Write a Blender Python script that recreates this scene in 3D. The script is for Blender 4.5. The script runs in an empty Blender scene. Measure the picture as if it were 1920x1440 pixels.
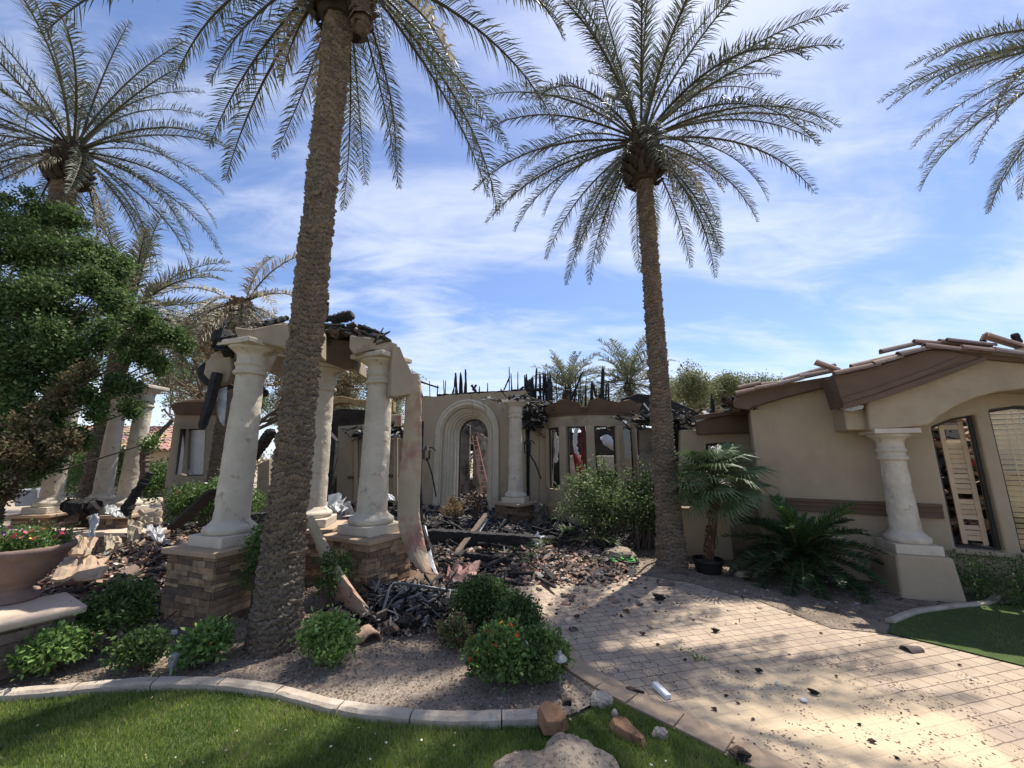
import bpy, math, random
import numpy as np
from mathutils import Vector, Matrix, geometry, noise
R = math.radians
C = bpy.context.scene.collection
sc = bpy.context.scene
# ---------------------------------------------------------------- camera, world, sun, exposure
F = 720.0; PITCH = R(10.8); EYE = 1.75
SP, CP = math.sin(PITCH), math.cos(PITCH)
cam_d = bpy.data.cameras.new("camera"); cam = bpy.data.objects.new("camera", cam_d); C.objects.link(cam)
cam_d.sensor_width = 36; cam_d.lens = 36 * F / 1920; cam_d.clip_start = 0.05; cam_d.clip_end = 3000
cam.location = (0, 0, EYE); cam.rotation_euler = (R(90) + PITCH, 0, 0); sc.camera = cam
SUN_EL, SUN_AZ = 65.0, 40.0            # azimuth measured from +Y towards +X
w = bpy.data.worlds.new("World"); sc.world = w; w.use_nodes = True
nt = w.node_tree; N = nt.nodes; L = nt.links; N.clear()
def nd(t, **k):
    n = N.new(t)
    for a, b in k.items(): setattr(n, a, b)
    return n
def mth(op, a, b=None, c=None):
    n = N.new('ShaderNodeMath'); n.operation = op
    for i, v in enumerate((a, b, c)):
        if v is None: continue
        if isinstance(v, (int, float)): n.inputs[i].default_value = v
        else: L.new(v, n.inputs[i])
    return n.outputs[0]
sky = nd('ShaderNodeTexSky', sky_type='NISHITA', sun_disc=False, sun_elevation=R(SUN_EL), sun_rotation=R(SUN_AZ))
sky.air_density = 1.0; sky.dust_density = 0.9; sky.ozone_density = 2.4; sky.altitude = 400
tc = nd('ShaderNodeTexCoord'); sep = nd('ShaderNodeSeparateXYZ'); L.new(tc.outputs['Generated'], sep.inputs[0])
zc = mth('MAXIMUM', sep.outputs[2], 0.0); zd = mth('ADD', zc, 0.22)
cx = mth('DIVIDE', sep.outputs[0], zd); cy = mth('DIVIDE', sep.outputs[1], zd)
cmb = nd('ShaderNodeCombineXYZ'); L.new(cx, cmb.inputs[0]); L.new(cy, cmb.inputs[1])
mp = nd('ShaderNodeMapping'); mp.inputs['Rotation'].default_value = (0, 0, R(-28)); mp.inputs['Scale'].default_value = (0.55, 1.25, 1)
mp.inputs['Location'].default_value = (0.35, 0.9, 0)
L.new(cmb.outputs[0], mp.inputs[0])
n1 = nd('ShaderNodeTexNoise'); n1.inputs['Scale'].default_value = 1.5; n1.inputs['Detail'].default_value = 9; n1.inputs['Roughness'].default_value = .55; n1.inputs['Distortion'].default_value = 0.9
n2 = nd('ShaderNodeTexNoise'); n2.inputs['Scale'].default_value = 4.6; n2.inputs['Detail'].default_value = 8; n2.inputs['Roughness'].default_value = .62; n2.inputs['Distortion'].default_value = 1.2
L.new(mp.outputs[0], n1.inputs[0]); L.new(mp.outputs[0], n2.inputs[0])
m = mth('ADD', mth('MULTIPLY', n1.outputs[0], .68), mth('MULTIPLY', n2.outputs[0], .32))
hz_ = mth('MULTIPLY', mth('POWER', mth('SUBTRACT', 1.0, zc), 5.0), 0.20)       # thicker cloud low down
m = mth('ADD', m, hz_)
mr = nd('ShaderNodeMapRange', interpolation_type='SMOOTHSTEP'); mr.inputs[1].default_value = .42; mr.inputs[2].default_value = .68; L.new(m, mr.inputs[0])
cov = mth('ADD', mth('MULTIPLY', mr.outputs[0], .60), .05)
mix = nd('ShaderNodeMix', data_type='RGBA'); L.new(cov, mix.inputs['Factor'])
hs = nd('ShaderNodeHueSaturation'); hs.inputs['Saturation'].default_value = 1.15; hs.inputs['Hue'].default_value = .508; hs.inputs['Value'].default_value = 1.0
L.new(sky.outputs[0], hs.inputs['Color']); L.new(hs.outputs[0], mix.inputs['A'])
mix.inputs['B'].default_value = (5.3, 5.65, 6.5, 1)
bg = nd('ShaderNodeBackground'); bg.inputs[1].default_value = 0.115; L.new(mix.outputs['Result'], bg.inputs[0])
wo = nd('ShaderNodeOutputWorld'); L.new(bg.outputs[0], wo.inputs[0])
sd = bpy.data.lights.new("sun", 'SUN'); sd.energy = 4.6; sd.angle = R(0.55); sd.color = (1, .95, .87)
so = bpy.data.objects.new("sun", sd); C.objects.link(so)
sdir = Vector((math.sin(R(SUN_AZ)) * math.cos(R(SUN_EL)), math.cos(R(SUN_AZ)) * math.cos(R(SUN_EL)), math.sin(R(SUN_EL))))
so.rotation_euler = sdir.to_track_quat('Z', 'Y').to_euler()
sc.view_settings.view_transform = 'Standard'; sc.view_settings.look = 'None'; sc.view_settings.exposure = 0.70; sc.view_settings.gamma = 1
sc.render.engine = 'CYCLES'
# ---------------------------------------------------------------- picture <-> place helpers
def ray(px, py):
    u = (px - 960) / F; v = (720 - py) / F
    return u, CP - v * SP, SP + v * CP
def G(px, py, z=0.0):                       # point of the level z seen at a pixel
    x, y, q = ray(px, py); t = (z - EYE) / q
    return Vector((x * t, y * t, z))
def D(px, py, Y):                           # point at depth Y
    x, y, q = ray(px, py); t = Y / y
    return Vector((x * t, Y, EYE + q * t))
class Plane:                                # vertical plane through P0 along d; coordinates (t, z)
    def __init__(s, P0, deg):
        s.p = Vector((P0[0], P0[1], 0)); s.d = Vector((math.cos(R(deg)), math.sin(R(deg)), 0)); s.n = Vector((s.d.y, -s.d.x, 0))  # n faces the camera side
    def tz(s, px, py, off=0):
        x, y, q = ray(px, py); r = Vector((x, y, q)); rn = Vector((x, y, 0))
        P = s.p + s.n * off; k = P.dot(s.n) / rn.dot(s.n); h = r * k
        return (Vector((h.x, h.y, 0)) - s.p).dot(s.d), h.z + EYE
    def w(s, t, z, off=0): q = s.p + s.d * t + s.n * off; return Vector((q.x, q.y, z))
# ---------------------------------------------------------------- materials
def mat(name, c1, c2=None, scale=6, rough=.85, bump=None, attr=False, c3=None, t3=(.62, .7), s3=9, spec=.3, trans=0, metal=0, stretch=None, grime=0, detail=6, rampw=(.35, .65)):
    M = bpy.data.materials.new(name); M.use_nodes = True; nt = M.node_tree; n = nt.nodes; l = nt.links
    b = n['Principled BSDF']; b.inputs['Roughness'].default_value = rough; b.inputs['Specular IOR Level'].default_value = spec; b.inputs['Metallic'].default_value = metal
    tc = n.new('ShaderNodeTexCoord'); vec = tc.outputs['Object']
    if stretch:
        mp = n.new('ShaderNodeMapping'); mp.inputs['Scale'].default_value = stretch; l.new(vec, mp.inputs[0]); vec = mp.outputs[0]
    def noi(s, d=detail, r=.6):
        k = n.new('ShaderNodeTexNoise'); k.inputs['Scale'].default_value = s; k.inputs['Detail'].default_value = d; k.inputs['Roughness'].default_value = r; l.new(vec, k.inputs[0]); return k.outputs[0]
    def mixc(f, a, bb, bt='MIX'):
        k = n.new('ShaderNodeMix'); k.data_type = 'RGBA'; k.blend_type = bt
        for s_, v in (('Factor', f), ('A', a), ('B', bb)):
            if isinstance(v, (tuple, float, int)): k.inputs[s_].default_value = (v + (1,)) if isinstance(v, tuple) else v
            else: l.new(v, k.inputs[s_])
        return k.outputs['Result']
    def rng(v, a, bb):
        k = n.new('ShaderNodeMapRange'); k.inputs[1].default_value = a; k.inputs[2].default_value = bb; l.new(v, k.inputs[0]); return k.outputs[0]
    col = None
    if c2: col = mixc(rng(noi(scale), *rampw), c1, c2)
    if c3: col = mixc(rng(noi(s3, 8, .7), *t3), col if col else c1, c3)
    if attr:
        a = n.new('ShaderNodeAttribute'); a.attribute_name = 'Col'; col = mixc(1.0, col if col else c1, a.outputs['Color'], 'MULTIPLY')
    if col: l.new(col, b.inputs['Base Color'])
    else: b.inputs['Base Color'].default_value = c1 + (1,)
    if bump:
        bs, bd = bump; k = n.new('ShaderNodeBump'); k.inputs['Distance'].default_value = bd; k.inputs['Strength'].default_value = 1; l.new(noi(bs, 8, .65), k.inputs['Height']); l.new(k.outputs[0], b.inputs['Normal'])
    if trans:
        t = n.new('ShaderNodeBsdfTranslucent'); ms = n.new('ShaderNodeMixShader'); ms.inputs[0].default_value = trans
        if col: l.new(col, t.inputs[0])
        else: t.inputs[0].default_value = c1 + (1,)
        l.new(b.outputs[0], ms.inputs[1]); l.new(t.outputs[0], ms.inputs[2]); l.new(ms.outputs[0], n['Material Output'].inputs[0])
    return M
MT = dict(
 stucco=mat('stucco', (.37, .295, .20), (.405, .325, .225), 3, .95, (70, .007), c3=(.27, .215, .15), t3=(.50, .80), s3=1.1),
 stucco_old=mat('stucco_burned', (.40, .325, .225), (.31, .25, .175), 2.5, .95, (60, .006), c3=(.13, .10, .085), t3=(.54, .74), s3=1.4),
 stucco_pink=mat('stucco_scorched', (.46, .37, .25), (.38, .30, .21), 2.2, .95, (50, .006), c3=(.34, .17, .13), t3=(.50, .62), s3=1.3),
 brown=mat('brown_trim', (.12, .078, .052), (.145, .095, .065), 4, .9, (70, .002)),
 stone=mat('carved_limestone', (.60, .53, .42), (.47, .41, .32), 3.5, .88, (28, .012), c3=(.33, .27, .21), t3=(.58, .66), s3=6),
 stone_arch=mat('arch_limestone', (.58, .52, .41), (.50, .44, .34), 5, .85, (40, .004), c3=(.40, .33, .25), t3=(.6, .75), s3=2.5),
 ledger=mat('ledger_stone', (.62, .55, .47), (1, .95, .9), 12, .9, (40, .012), attr=True),
 cap=mat('pedestal_slab', (.42, .30, .20), (.34, .25, .17), 6, .9, (30, .006)),
 sooty=mat('sooty_wall', (.26, .22, .17), (.17, .14, .11), 3, .95, (40, .01), c3=(.035, .03, .028), t3=(.46, .62), s3=2.2),
 sawn=mat('sawn_wood', (.34, .19, .10), (.22, .115, .06), 7, .85, (30, .01), c3=(.05, .035, .025), t3=(.55, .66), s3=9),
 coping=mat('coping_stone', (.55, .42, .32), (.46, .36, .27), 5, .85, (30, .005), c3=(.30, .22, .17), t3=(.6, .72), s3=3),
 curb=mat('curb_concrete', (.50, .42, .33), (.38, .31, .24), 6, .9, (40, .01), c3=(.26, .21, .17), t3=(.58, .72), s3=7),
 urn=mat('urn_cast_stone', (.17, .115, .095), (.22, .15, .12), 5, .85, (60, .004), c3=(.16, .10, .085), t3=(.58, .72), s3=6),
 soil=mat('soil', (.20, .155, .115), (.28, .22, .165), 7, .97, (40, .02), c3=(.10, .075, .055), t3=(.5, .65), s3=2),
 gravel=mat('gravel_sheet', (.22, .175, .135), (.33, .27, .21), 45, .95, (60, .015), c3=(.12, .09, .07), t3=(.55, .7), s3=3),
 pebble=mat('pebble', (.8, .72, .63), (1, .95, .9), 9, .85, None, attr=True),
 desert=mat('desert_ground', (.38, .31, .235), (.32, .26, .195), .3, .97, (10, .03)),
 lawn=mat('lawn_soil', (.045, .075, .02), (.07, .10, .03), 12, 1, (60, .01)),
 grass=mat('grass_blade', (.9, .9, .9), None, 6, .6, None, attr=True, trans=.35),
 trunk=mat('palm_trunk', (.72, .66, .58), (1, .97, .92), 16, .95, (60, .012), attr=True, stretch=(1, 1, 2.5)),
 bark=mat('tree_bark', (.10, .075, .055), (.16, .12, .09), 14, .95, (30, .01), stretch=(1, 1, .4)),
 palm=mat('palm_frond', (.8, .8, .8), (1, 1, 1), 3, .55, None, attr=True, trans=.25, spec=.4),
 leaf=mat('leaf', (.75, .75, .75), (1, 1, 1), 3, .6, None, attr=True, trans=.38, spec=.3),
 petal=mat('petal', (1, 1, 1), (.9, .9, .9), 30, .6, None, attr=True, trans=.3),
 char=mat('charred_wood', (.012, .011, .011), (.03, .028, .027), 14, .75, (40, .02), c3=(.12, .115, .11), t3=(.62, .74), s3=10),
 wood=mat('scorched_wood', (.10, .06, .035), (.30, .18, .10), 7, .85, (30, .01), c3=(.02, .016, .014), t3=(.45, .55), s3=5, stretch=(1, 1, .25)),
 rubble=mat('rubble', (.8, .78, .75), (1, 1, 1), 10, .93, (30, .01), attr=True),
 tile=mat('clay_roof_tile', (.8, .75, .7), (1, 1, 1), 7, .88, (50, .004), attr=True, c3=(.35, .32, .30), t3=(.6, .7), s3=6),
 white=mat('white_board', (.72, .72, .72), (.62, .62, .62), 5, .7),
 tin=mat('sheet_metal', (.48, .49, .49), (.26, .26, .26), 6, .55, (9, .02), metal=.25),
 red=mat('red_drape', (.22, .02, .022), (.09, .012, .014), 5, .8),
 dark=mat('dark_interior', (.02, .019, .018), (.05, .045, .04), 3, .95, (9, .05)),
 black=mat('black_plastic', (.012, .012, .013), (.02, .02, .02), 5, .4),
 green=mat('green_hose', (.10, .40, .09), (.08, .32, .07), 5, .45),
 yellow=mat('yellow_sheet', (.55, .60, .18), (.42, .48, .14), 5, .7),
 shutter=mat('shutter_wood', (.60, .45, .29), (.50, .37, .24), 6, .6, c3=(.30, .2, .12), t3=(.6, .75)),
 blind=mat('blind_slat', (.78, .68, .48), (.68, .58, .42), 3, .6),
 frame=mat('dark_frame', (.03, .028, .026), (.05, .045, .04), 6, .6),
 rock=mat('granite_boulder', (.42, .34, .25), (.30, .24, .18), 9, .95, (22, .04), c3=(.16, .13, .105), t3=(.53, .60), s3=34),
 cover=mat('pink_insulation', (.45, .27, .22), (.35, .22, .18), 8, .95, (12, .03)),
 ladder=mat('ladder_rail', (.55, .28, .22), (.45, .22, .18), 9, .6),
 rust=mat('ocher_plaster', (.38, .26, .12), (.28, .19, .09), 4, .95, (20, .01), c3=(.05, .04, .035), t3=(.55, .68), s3=3),
 roofsoil=mat('terracotta_roof', (.40, .26, .19), (.33, .21, .15), 6, .9, (30, .01)),
 lampm=mat('lamp_metal', (.30, .31, .31), (.22, .22, .22), 8, .5, metal=.3),
)
g = bpy.data.materials.new('window_glass'); g.use_nodes = True; gn = g.node_tree.nodes; gl_ = g.node_tree.links
gt = gn.new('ShaderNodeBsdfTransparent'); gt.inputs[0].default_value = (.95, .94, .92, 1); gg = gn.new('ShaderNodeBsdfGlossy'); gg.inputs['Roughness'].default_value = .03
gf = gn.new('ShaderNodeFresnel'); gf.inputs[0].default_value = 1.5; gm_ = gn.new('ShaderNodeMixShader'); gl_.new(gf.outputs[0], gm_.inputs[0]); gl_.new(gt.outputs[0], gm_.inputs[1]); gl_.new(gg.outputs[0], gm_.inputs[2]); gl_.new(gm_.outputs[0], gn['Material Output'].inputs[0]); MT['glass'] = g
# driveway pavers
def paver_mat():
    M = bpy.data.materials.new('driveway_pavers'); M.use_nodes = True; n = M.node_tree.nodes; l = M.node_tree.links; b = n['Principled BSDF']; b.inputs['Roughness'].default_value = .9
    b.inputs['Specular IOR Level'].default_value = .2
    tc = n.new('ShaderNodeTexCoord'); mp = n.new('ShaderNodeMapping'); mp.inputs['Rotation'].default_value = (0, 0, R(-14)); l.new(tc.outputs['Object'], mp.inputs[0])
    wn = n.new('ShaderNodeTexNoise'); wn.inputs['Scale'].default_value = 14; l.new(mp.outputs[0], wn.inputs[0])
    va = n.new('ShaderNodeVectorMath'); va.operation = 'SCALE'; va.inputs['Scale'].default_value = .012; l.new(wn.outputs['Color'], va.inputs[0])
    vb = n.new('ShaderNodeVectorMath'); vb.operation = 'ADD'; l.new(mp.outputs[0], vb.inputs[0]); l.new(va.outputs[0], vb.inputs[1])
    br = n.new('ShaderNodeTexBrick'); br.inputs['Scale'].default_value = 1; br.inputs['Brick Width'].default_value = .16; br.inputs['Row Height'].default_value = .108
    br.inputs['Mortar Size'].default_value = .004; br.inputs['Mortar Smooth'].default_value = .35; br.offset = .5; br.squash = .8; br.squash_frequency = 3
    br.inputs['Color1'].default_value = (.43, .335, .24, 1); br.inputs['Color2'].default_value = (.34, .265, .195, 1); br.inputs['Mortar'].default_value = (.17, .125, .095, 1)
    l.new(vb.outputs[0], br.inputs[0])
    def noi(s, d=8, r=.65):
        k = n.new('ShaderNodeTexNoise'); k.inputs['Scale'].default_value = s; k.inputs['Detail'].default_value = d; k.inputs['Roughness'].default_value = r; l.new(tc.outputs['Object'], k.inputs[0]); return k.outputs[0]
    def mr(v, a, bb, c=0, d=1):
        k = n.new('ShaderNodeMapRange'); k.interpolation_type = 'SMOOTHSTEP'
        for i, q in enumerate((a, bb, c, d)): k.inputs[i + 1].default_value = q
        l.new(v, k.inputs[0]); return k.outputs[0]
    def ma(op, a, bb):
        k = n.new('ShaderNodeMath'); k.operation = op
        for i, q in enumerate((a, bb)):
            if isinstance(q, (int, float)): k.inputs[i].default_value = q
            else: l.new(q, k.inputs[i])
        return k.outputs[0]
    def mx(f, a, c):
        k = n.new('ShaderNodeMix'); k.data_type = 'RGBA'; l.new(f, k.inputs['Factor']); l.new(a, k.inputs['A'])
        k.inputs['B'].default_value = c + (1,); return k.outputs['Result']
    # dust and sand over the middle of the drive
    sp = n.new('ShaderNodeSeparateXYZ'); l.new(tc.outputs['Object'], sp.inputs[0])
    ax = ma('DIVIDE', ma('SUBTRACT', sp.outputs[0], 2.15), 1.15); ay = ma('DIVIDE', ma('SUBTRACT', sp.outputs[1], 3.0), .75)
    dd = ma('ADD', ma('MULTIPLY', ax, ax), ma('MULTIPLY', ay, ay)); zone = mr(dd, 0.1, 1.6, .30, -.08)
    f = mr(ma('ADD', noi(2.6), zone), .58, .76)
    c = mx(mr(noi(5), .5, .7, 0, .45), br.outputs['Color'], (.50, .40, .31))
    c = mx(ma('MULTIPLY', f, .85), c, (.56, .43, .28)); c = mx(mr(noi(9), .62, .74, 0, .35), c, (.20, .15, .12)); c = mx(mr(noi(1.1, 4), .50, .72, 0, .6), c, (.28, .21, .17))
    l.new(c, b.inputs['Base Color'])
    bp = n.new('ShaderNodeBump'); bp.inputs['Distance'].default_value = .008; h = ma('ADD', ma('MULTIPLY', ma('SUBTRACT', 1, br.outputs['Fac']), ma('SUBTRACT', 1, ma('MULTIPLY', f, .8))), ma('MULTIPLY', noi(60), .5)); l.new(h, bp.inputs['Height']); l.new(bp.outputs[0], b.inputs['Normal'])
    return M
MT['paver'] = paver_mat()
# ---------------------------------------------------------------- object helpers
def tag(o, label=None, cat=None, group=None, kind=None):
    if label: o['label'] = label
    if cat: o['category'] = cat
    if group: o['group'] = group
    if kind: o['kind'] = kind
    return o
def thing(name, label, cat, loc=(0, 0, 0), rz=0, group=None):
    o = bpy.data.objects.new(name, None); C.objects.link(o); o.location = loc; o.rotation_euler = (0, 0, rz); o.empty_display_size = .2
    return tag(o, label, cat, group)
class MB:
    def __init__(s): s.v = []; s.f = []; s.c = []; s.col = (1, 1, 1)
    def add(s, vs, fs, col=None):
        k = len(s.v); s.v += [tuple(q) for q in vs]; s.f += [tuple(i + k for i in f) for f in fs]; s.c += [col or s.col] * len(fs); return s
    def box(s, c, sz, rz=0, col=None, M=None, jit=0):
        hx, hy, hz = sz[0] / 2, sz[1] / 2, sz[2] / 2
        P = [Vector((x * hx, y * hy, z * hz)) for z in (-1, 1) for x, y in ((-1, -1), (1, -1), (1, 1), (-1, 1))]
        if jit: P = [p + Vector([random.uniform(-jit, jit) for _ in range(3)]) for p in P]
        m = M if M is not None else Matrix.Rotation(rz, 3, 'Z'); c = Vector(c)
        return s.add([m @ p + c for p in P], [(3, 2, 1, 0), (4, 5, 6, 7), (0, 1, 5, 4), (1, 2, 6, 5), (2, 3, 7, 6), (3, 0, 4, 7)], col)
    def tube(s, pts, rad, n=8, col=None, cap=True, sq=1):
        pts = [Vector(p) for p in pts]; m = len(pts); rad = rad if isinstance(rad, (list, tuple)) else [rad] * m
        vs = []; up = Vector((0, 0, 1)); prev = None
        for i, p in enumerate(pts):
            t = (pts[min(i + 1, m - 1)] - pts[max(i - 1, 0)]).normalized()
            if prev is None: a = t.cross(up) if abs(t.z) < .95 else t.cross(Vector((1, 0, 0)))
            else: a = prev - t * prev.dot(t)
            a.normalize(); prev = a; b = t.cross(a)
            for k in range(n): th = 2 * math.pi * (k + .5) / n; vs.append(p + (a * math.cos(th) + b * math.sin(th) * sq) * rad[i])
        fs = [(i * n + k, i * n + (k + 1) % n, (i + 1) * n + (k + 1) % n, (i + 1) * n + k) for i in range(m - 1) for k in range(n)]
        if cap: fs += [tuple(range(n - 1, -1, -1)), tuple(range((m - 1) * n, m * n))]
        return s.add(vs, fs, col)
    def lathe(s, prof, n=32, c=(0, 0, 0), col=None, cap=True):
        c = Vector(c); vs = [c + Vector((r * math.cos(2 * math.pi * k / n), r * math.sin(2 * math.pi * k / n), z)) for r, z in prof for k in range(n)]
        m = len(prof); fs = [(i * n + k, i * n + (k + 1) % n, (i + 1) * n + (k + 1) % n, (i + 1) * n + k) for i in range(m - 1) for k in range(n)]
        if cap: fs += [tuple(range(n - 1, -1, -1)), tuple(range((m - 1) * n, m * n))]
        return s.add(vs, fs, col)
    def wall(s, pl, outer, holes=(), off=0, th=.2, col=None):     # polygon in (t,z) on a plane, holes cut, extruded th away from the camera
        loops = [[Vector((a, b, 0)) for a, b in lp] for lp in [outer] + list(holes)]
        flat = [p for lp in loops for p in lp]; tri = [] if not holes else geometry.tessellate_polygon(loops); n = len(flat)
        vs = [pl.w(p.x, p.y, off) for p in flat] + [pl.w(p.x, p.y, off - th) for p in flat]
        fs = []
        if not holes:
            m0 = len(flat); ar = sum(flat[i].x * flat[(i + 1) % m0].y - flat[(i + 1) % m0].x * flat[i].y for i in range(m0)); od = list(range(m0)) if ar > 0 else list(range(m0))[::-1]
            fs += [tuple(od), tuple(i + n for i in od[::-1])]
        for a, b, c in tri:
            A, B, Cc = flat[a], flat[b], flat[c]
            if (B - A).cross(Cc - A).z < 0: b, c = c, b
            fs += [(a, b, c), (a + n, c + n, b + n)]
        k = 0
        for li, lp in enumerate(loops):
            m = len(lp); area = sum(lp[i].x * lp[(i + 1) % m].y - lp[(i + 1) % m].x * lp[i].y for i in range(m)); flip = (area < 0) ^ (li > 0)
            for i in range(m):
                a, b = k + i, k + (i + 1) % m; fs.append((a, a + n, b + n, b) if not flip else (b, b + n, a + n, a))
            k += m
        return s.add(vs, fs, col)
    def build(s, name, m, parent=None, smooth=False, bevel=0, loc=None, cols=None):
        me = bpy.data.meshes.new(name); me.from_pydata(s.v, [], s.f); me.update()
        if smooth: me.polygons.foreach_set('use_smooth', [True] * len(me.polygons))
        ca = me.color_attributes.new('Col', 'FLOAT_COLOR', 'CORNER')
        lt = np.zeros(len(me.polygons), dtype=np.int32); me.polygons.foreach_get('loop_total', lt)
        cc = np.repeat(np.array([c + (1,) if len(c) == 3 else c for c in s.c], dtype=np.float32), lt, axis=0); ca.data.foreach_set('color', cc.ravel())
        me.materials.append(MT[m] if isinstance(m, str) else m); o = bpy.data.objects.new(name, me); C.objects.link(o)
        if parent: o.parent = parent
        if loc is not None: o.location = loc
        if bevel:
            b = o.modifiers.new('bevel', 'BEVEL'); b.width = bevel; b.segments = 3; b.limit_method = 'ANGLE'; b.angle_limit = R(35); b.harden_normals = False
            me.polygons.foreach_set('use_smooth', [True] * len(me.polygons)); e = o.modifiers.new('wn', 'WEIGHTED_NORMAL'); e.keep_sharp = False
        return o
def fastmesh(name, V, nper, cols, m, parent=None, smooth=False):     # V (k,nper,3), one polygon per row
    k = len(V); me = bpy.data.meshes.new(name); me.vertices.add(k * nper); me.vertices.foreach_set('co', V.reshape(-1).astype(np.float32))
    me.loops.add(k * nper); me.loops.foreach_set('vertex_index', np.arange(k * nper, dtype=np.int32))
    me.polygons.add(k); me.polygons.foreach_set('loop_start', np.arange(0, k * nper, nper, dtype=np.int32)); me.update(calc_edges=True)
    ca = me.color_attributes.new('Col', 'FLOAT_COLOR', 'CORNER'); cc = np.ones((k, nper, 4), np.float32); cc[:, :, :3] = cols[:, None, :]; ca.data.foreach_set('color', cc.ravel())
    me.materials.append(MT[m]); o = bpy.data.objects.new(name, me); C.objects.link(o)
    if parent: o.parent = parent
    return o
def clone(o, parent=None, loc=None, rot=None, sc_=None, label=None):
    c = o.copy(); C.objects.link(c); c.parent = parent
    if loc is not None: c.location = loc
    if rot is not None: c.rotation_euler = rot
    if sc_ is not None: c.scale = sc_ if hasattr(sc_, '__len__') else (sc_,) * 3
    for ch in list(o.children): clone(ch, c)
    if label: c['label'] = label
    return c
def sheet(name, poly, z, m, kind='structure', label=None, cat=None):
    mb = MB(); pts = [Vector((a, b, 0)) for a, b in poly]; tri = geometry.tessellate_polygon([pts])
    fs = []
    for a, b, c in tri: fs.append((a, b, c) if (pts[b] - pts[a]).cross(pts[c] - pts[a]).z > 0 else (a, c, b))
    mb.add([(p.x, p.y, z) for p in pts], fs); o = mb.build(name, m); tag(o, label, cat, kind=kind); return o
def fbm(x, y, s=1.0, z=0): return noise.fractal(Vector((x * s, y * s, z)), 1.0, 2.0, 4)
def inpoly(x, y, poly):
    r = np.zeros(np.shape(x), bool); n = len(poly)
    for i in range(n):
        x0, y0 = poly[i]; x1, y1 = poly[(i + 1) % n]
        if y0 == y1: continue
        c = ((y0 > y) != (y1 > y)) & (x < (x1 - x0) * (y - y0) / (y1 - y0) + x0); r ^= c
    return r
def smooth_line(pts, n=8):
    P = [Vector(p) for p in pts]; P = [P[0] * 2 - P[1]] + P + [P[-1] * 2 - P[-2]]; out = []
    for i in range(1, len(P) - 2):
        for k in range(n):
            t = k / n; a, b, c, d = P[i - 1], P[i], P[i + 1], P[i + 2]
            out.append(.5 * ((2 * b) + (c - a) * t + (2 * a - 5 * b + 4 * c - d) * t * t + (3 * b - a - 3 * c + d) * t ** 3))
    return out + [P[-2]]
# mounds of debris
MOUNDS = [(-1.2, 9.2, 1.8, 1.3, .26), (-5.3, 6.3, 1.3, 1.3, .36), (-.8, 6.6, 1.0, .9, .05), (1.0, 7.4, .9, .8, .06), (-3.0, 7.6, 1.6, 1.4, .24), (-1.25, 4.75, .5, .38, .14), (.5, 12.5, 5, 2.4, .45), (-6, 12, 3, 2.2, .3), (-4.7, 5.0, .6, .5, .12)]
def hz(x, y): return sum(h * math.exp(-((x - a) / sx) ** 2 - ((y - b) / sy) ** 2) for a, b, sx, sy, h in MOUNDS)
def hzn(x, y): return sum(h * np.exp(-((x - a) / sx) ** 2 - ((y - b) / sy) ** 2) for a, b, sx, sy, h in MOUNDS)
#@@SETTING
# ================================================================ THE SETTING
random.seed(4); rs = np.random.RandomState(4)
sheet('ground', [(-400, -60), (400, -60), (400, 700), (-400, 700)], -.03, 'desert')
curb_pts = [(-6.5, 2.55), (-5.2, 2.95), (-4.4, 3.12), (-3.55, 3.24)] + [tuple(G(*p))[:2] for p in ((250, 1291), (400, 1290), (510, 1303), (640, 1336), (820, 1356), (1012, 1353))]
cl = smooth_line([(a, b, 0) for a, b in curb_pts])
bed_in = [(p.x, p.y) for p in cl]
drvL = [tuple(G(*p))[:2] for p in ((1140, 1306), (1060, 1255), (1015, 1200), (985, 1160))] + [(-.2, 5.4), (-.7, 6.4), (-1.6, 7.4), (-4.5, 8.6), (-9, 9.5), (-16, 10)]
lawn_poly = [(-14, -6), (-14, 1.6), (-6.5, 2.55)] + bed_in[1:] + [(.42, 3.02), (.74, 3.2), tuple(G(1400, 1438))[:2], (2.2, 1.6), (4.5, -1), (8, -6)]
sheet('lawn', lawn_poly, -.004, 'lawn')
gravel_poly = [(-14, 1.7)] + bed_in + [(.42, 3.05)] + drvL[:4] + [(-.3, 5.3), (-1.3, 5.9), (-2.4, 5.8), (-3.2, 5.6), (-6.5, 5.0), (-14, 4.8)]
sheet('gravel_bed', gravel_poly, 0.0, 'gravel')
drvR = [tuple(G(*p))[:2] for p in ((1175, 1075), (1290, 1093), (1425, 1130), (1560, 1180), (1665, 1190), (1760, 1212), (1920, 1252))] + [(5.6, 2.8), (8, 1.4), (14, -3), (14, -6)]
drv = [(8, -6), (4.5, -1), (2.2, 1.6), tuple(G(1400, 1438))[:2]] + drvL + [(-16, 12), (-8, 11.4), (-2, 9.6), (0, 7.6)] + drvR
sheet('driveway', drv, .006, 'paver')
bedR = drvR[1:5] + [tuple(G(*p))[:2] for p in ((1670, 1168), (1720, 1150), (1790, 1140), (1850, 1134))] + [(7.2, 5.1), (9, 4.4), (11, 5), (8, 7), (3.4, 9), (1.2, 9.2), (1.2, 7.6), tuple(G(1175, 1075))[:2]]
sheet('planting_bed', bedR, .012, 'soil')
lawnR = [tuple(G(*p))[:2] for p in ((1670, 1172), (1722, 1154), (1790, 1144), (1850, 1137))] + [(7.2, 5.0), (9, 4.3), (13, 2), (10, .6), (8, 1.5), (5.7, 2.85)] + [drvR[6], drvR[5], drvR[4]]
sheet('side_lawn', lawnR, .018, 'lawn')
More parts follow.
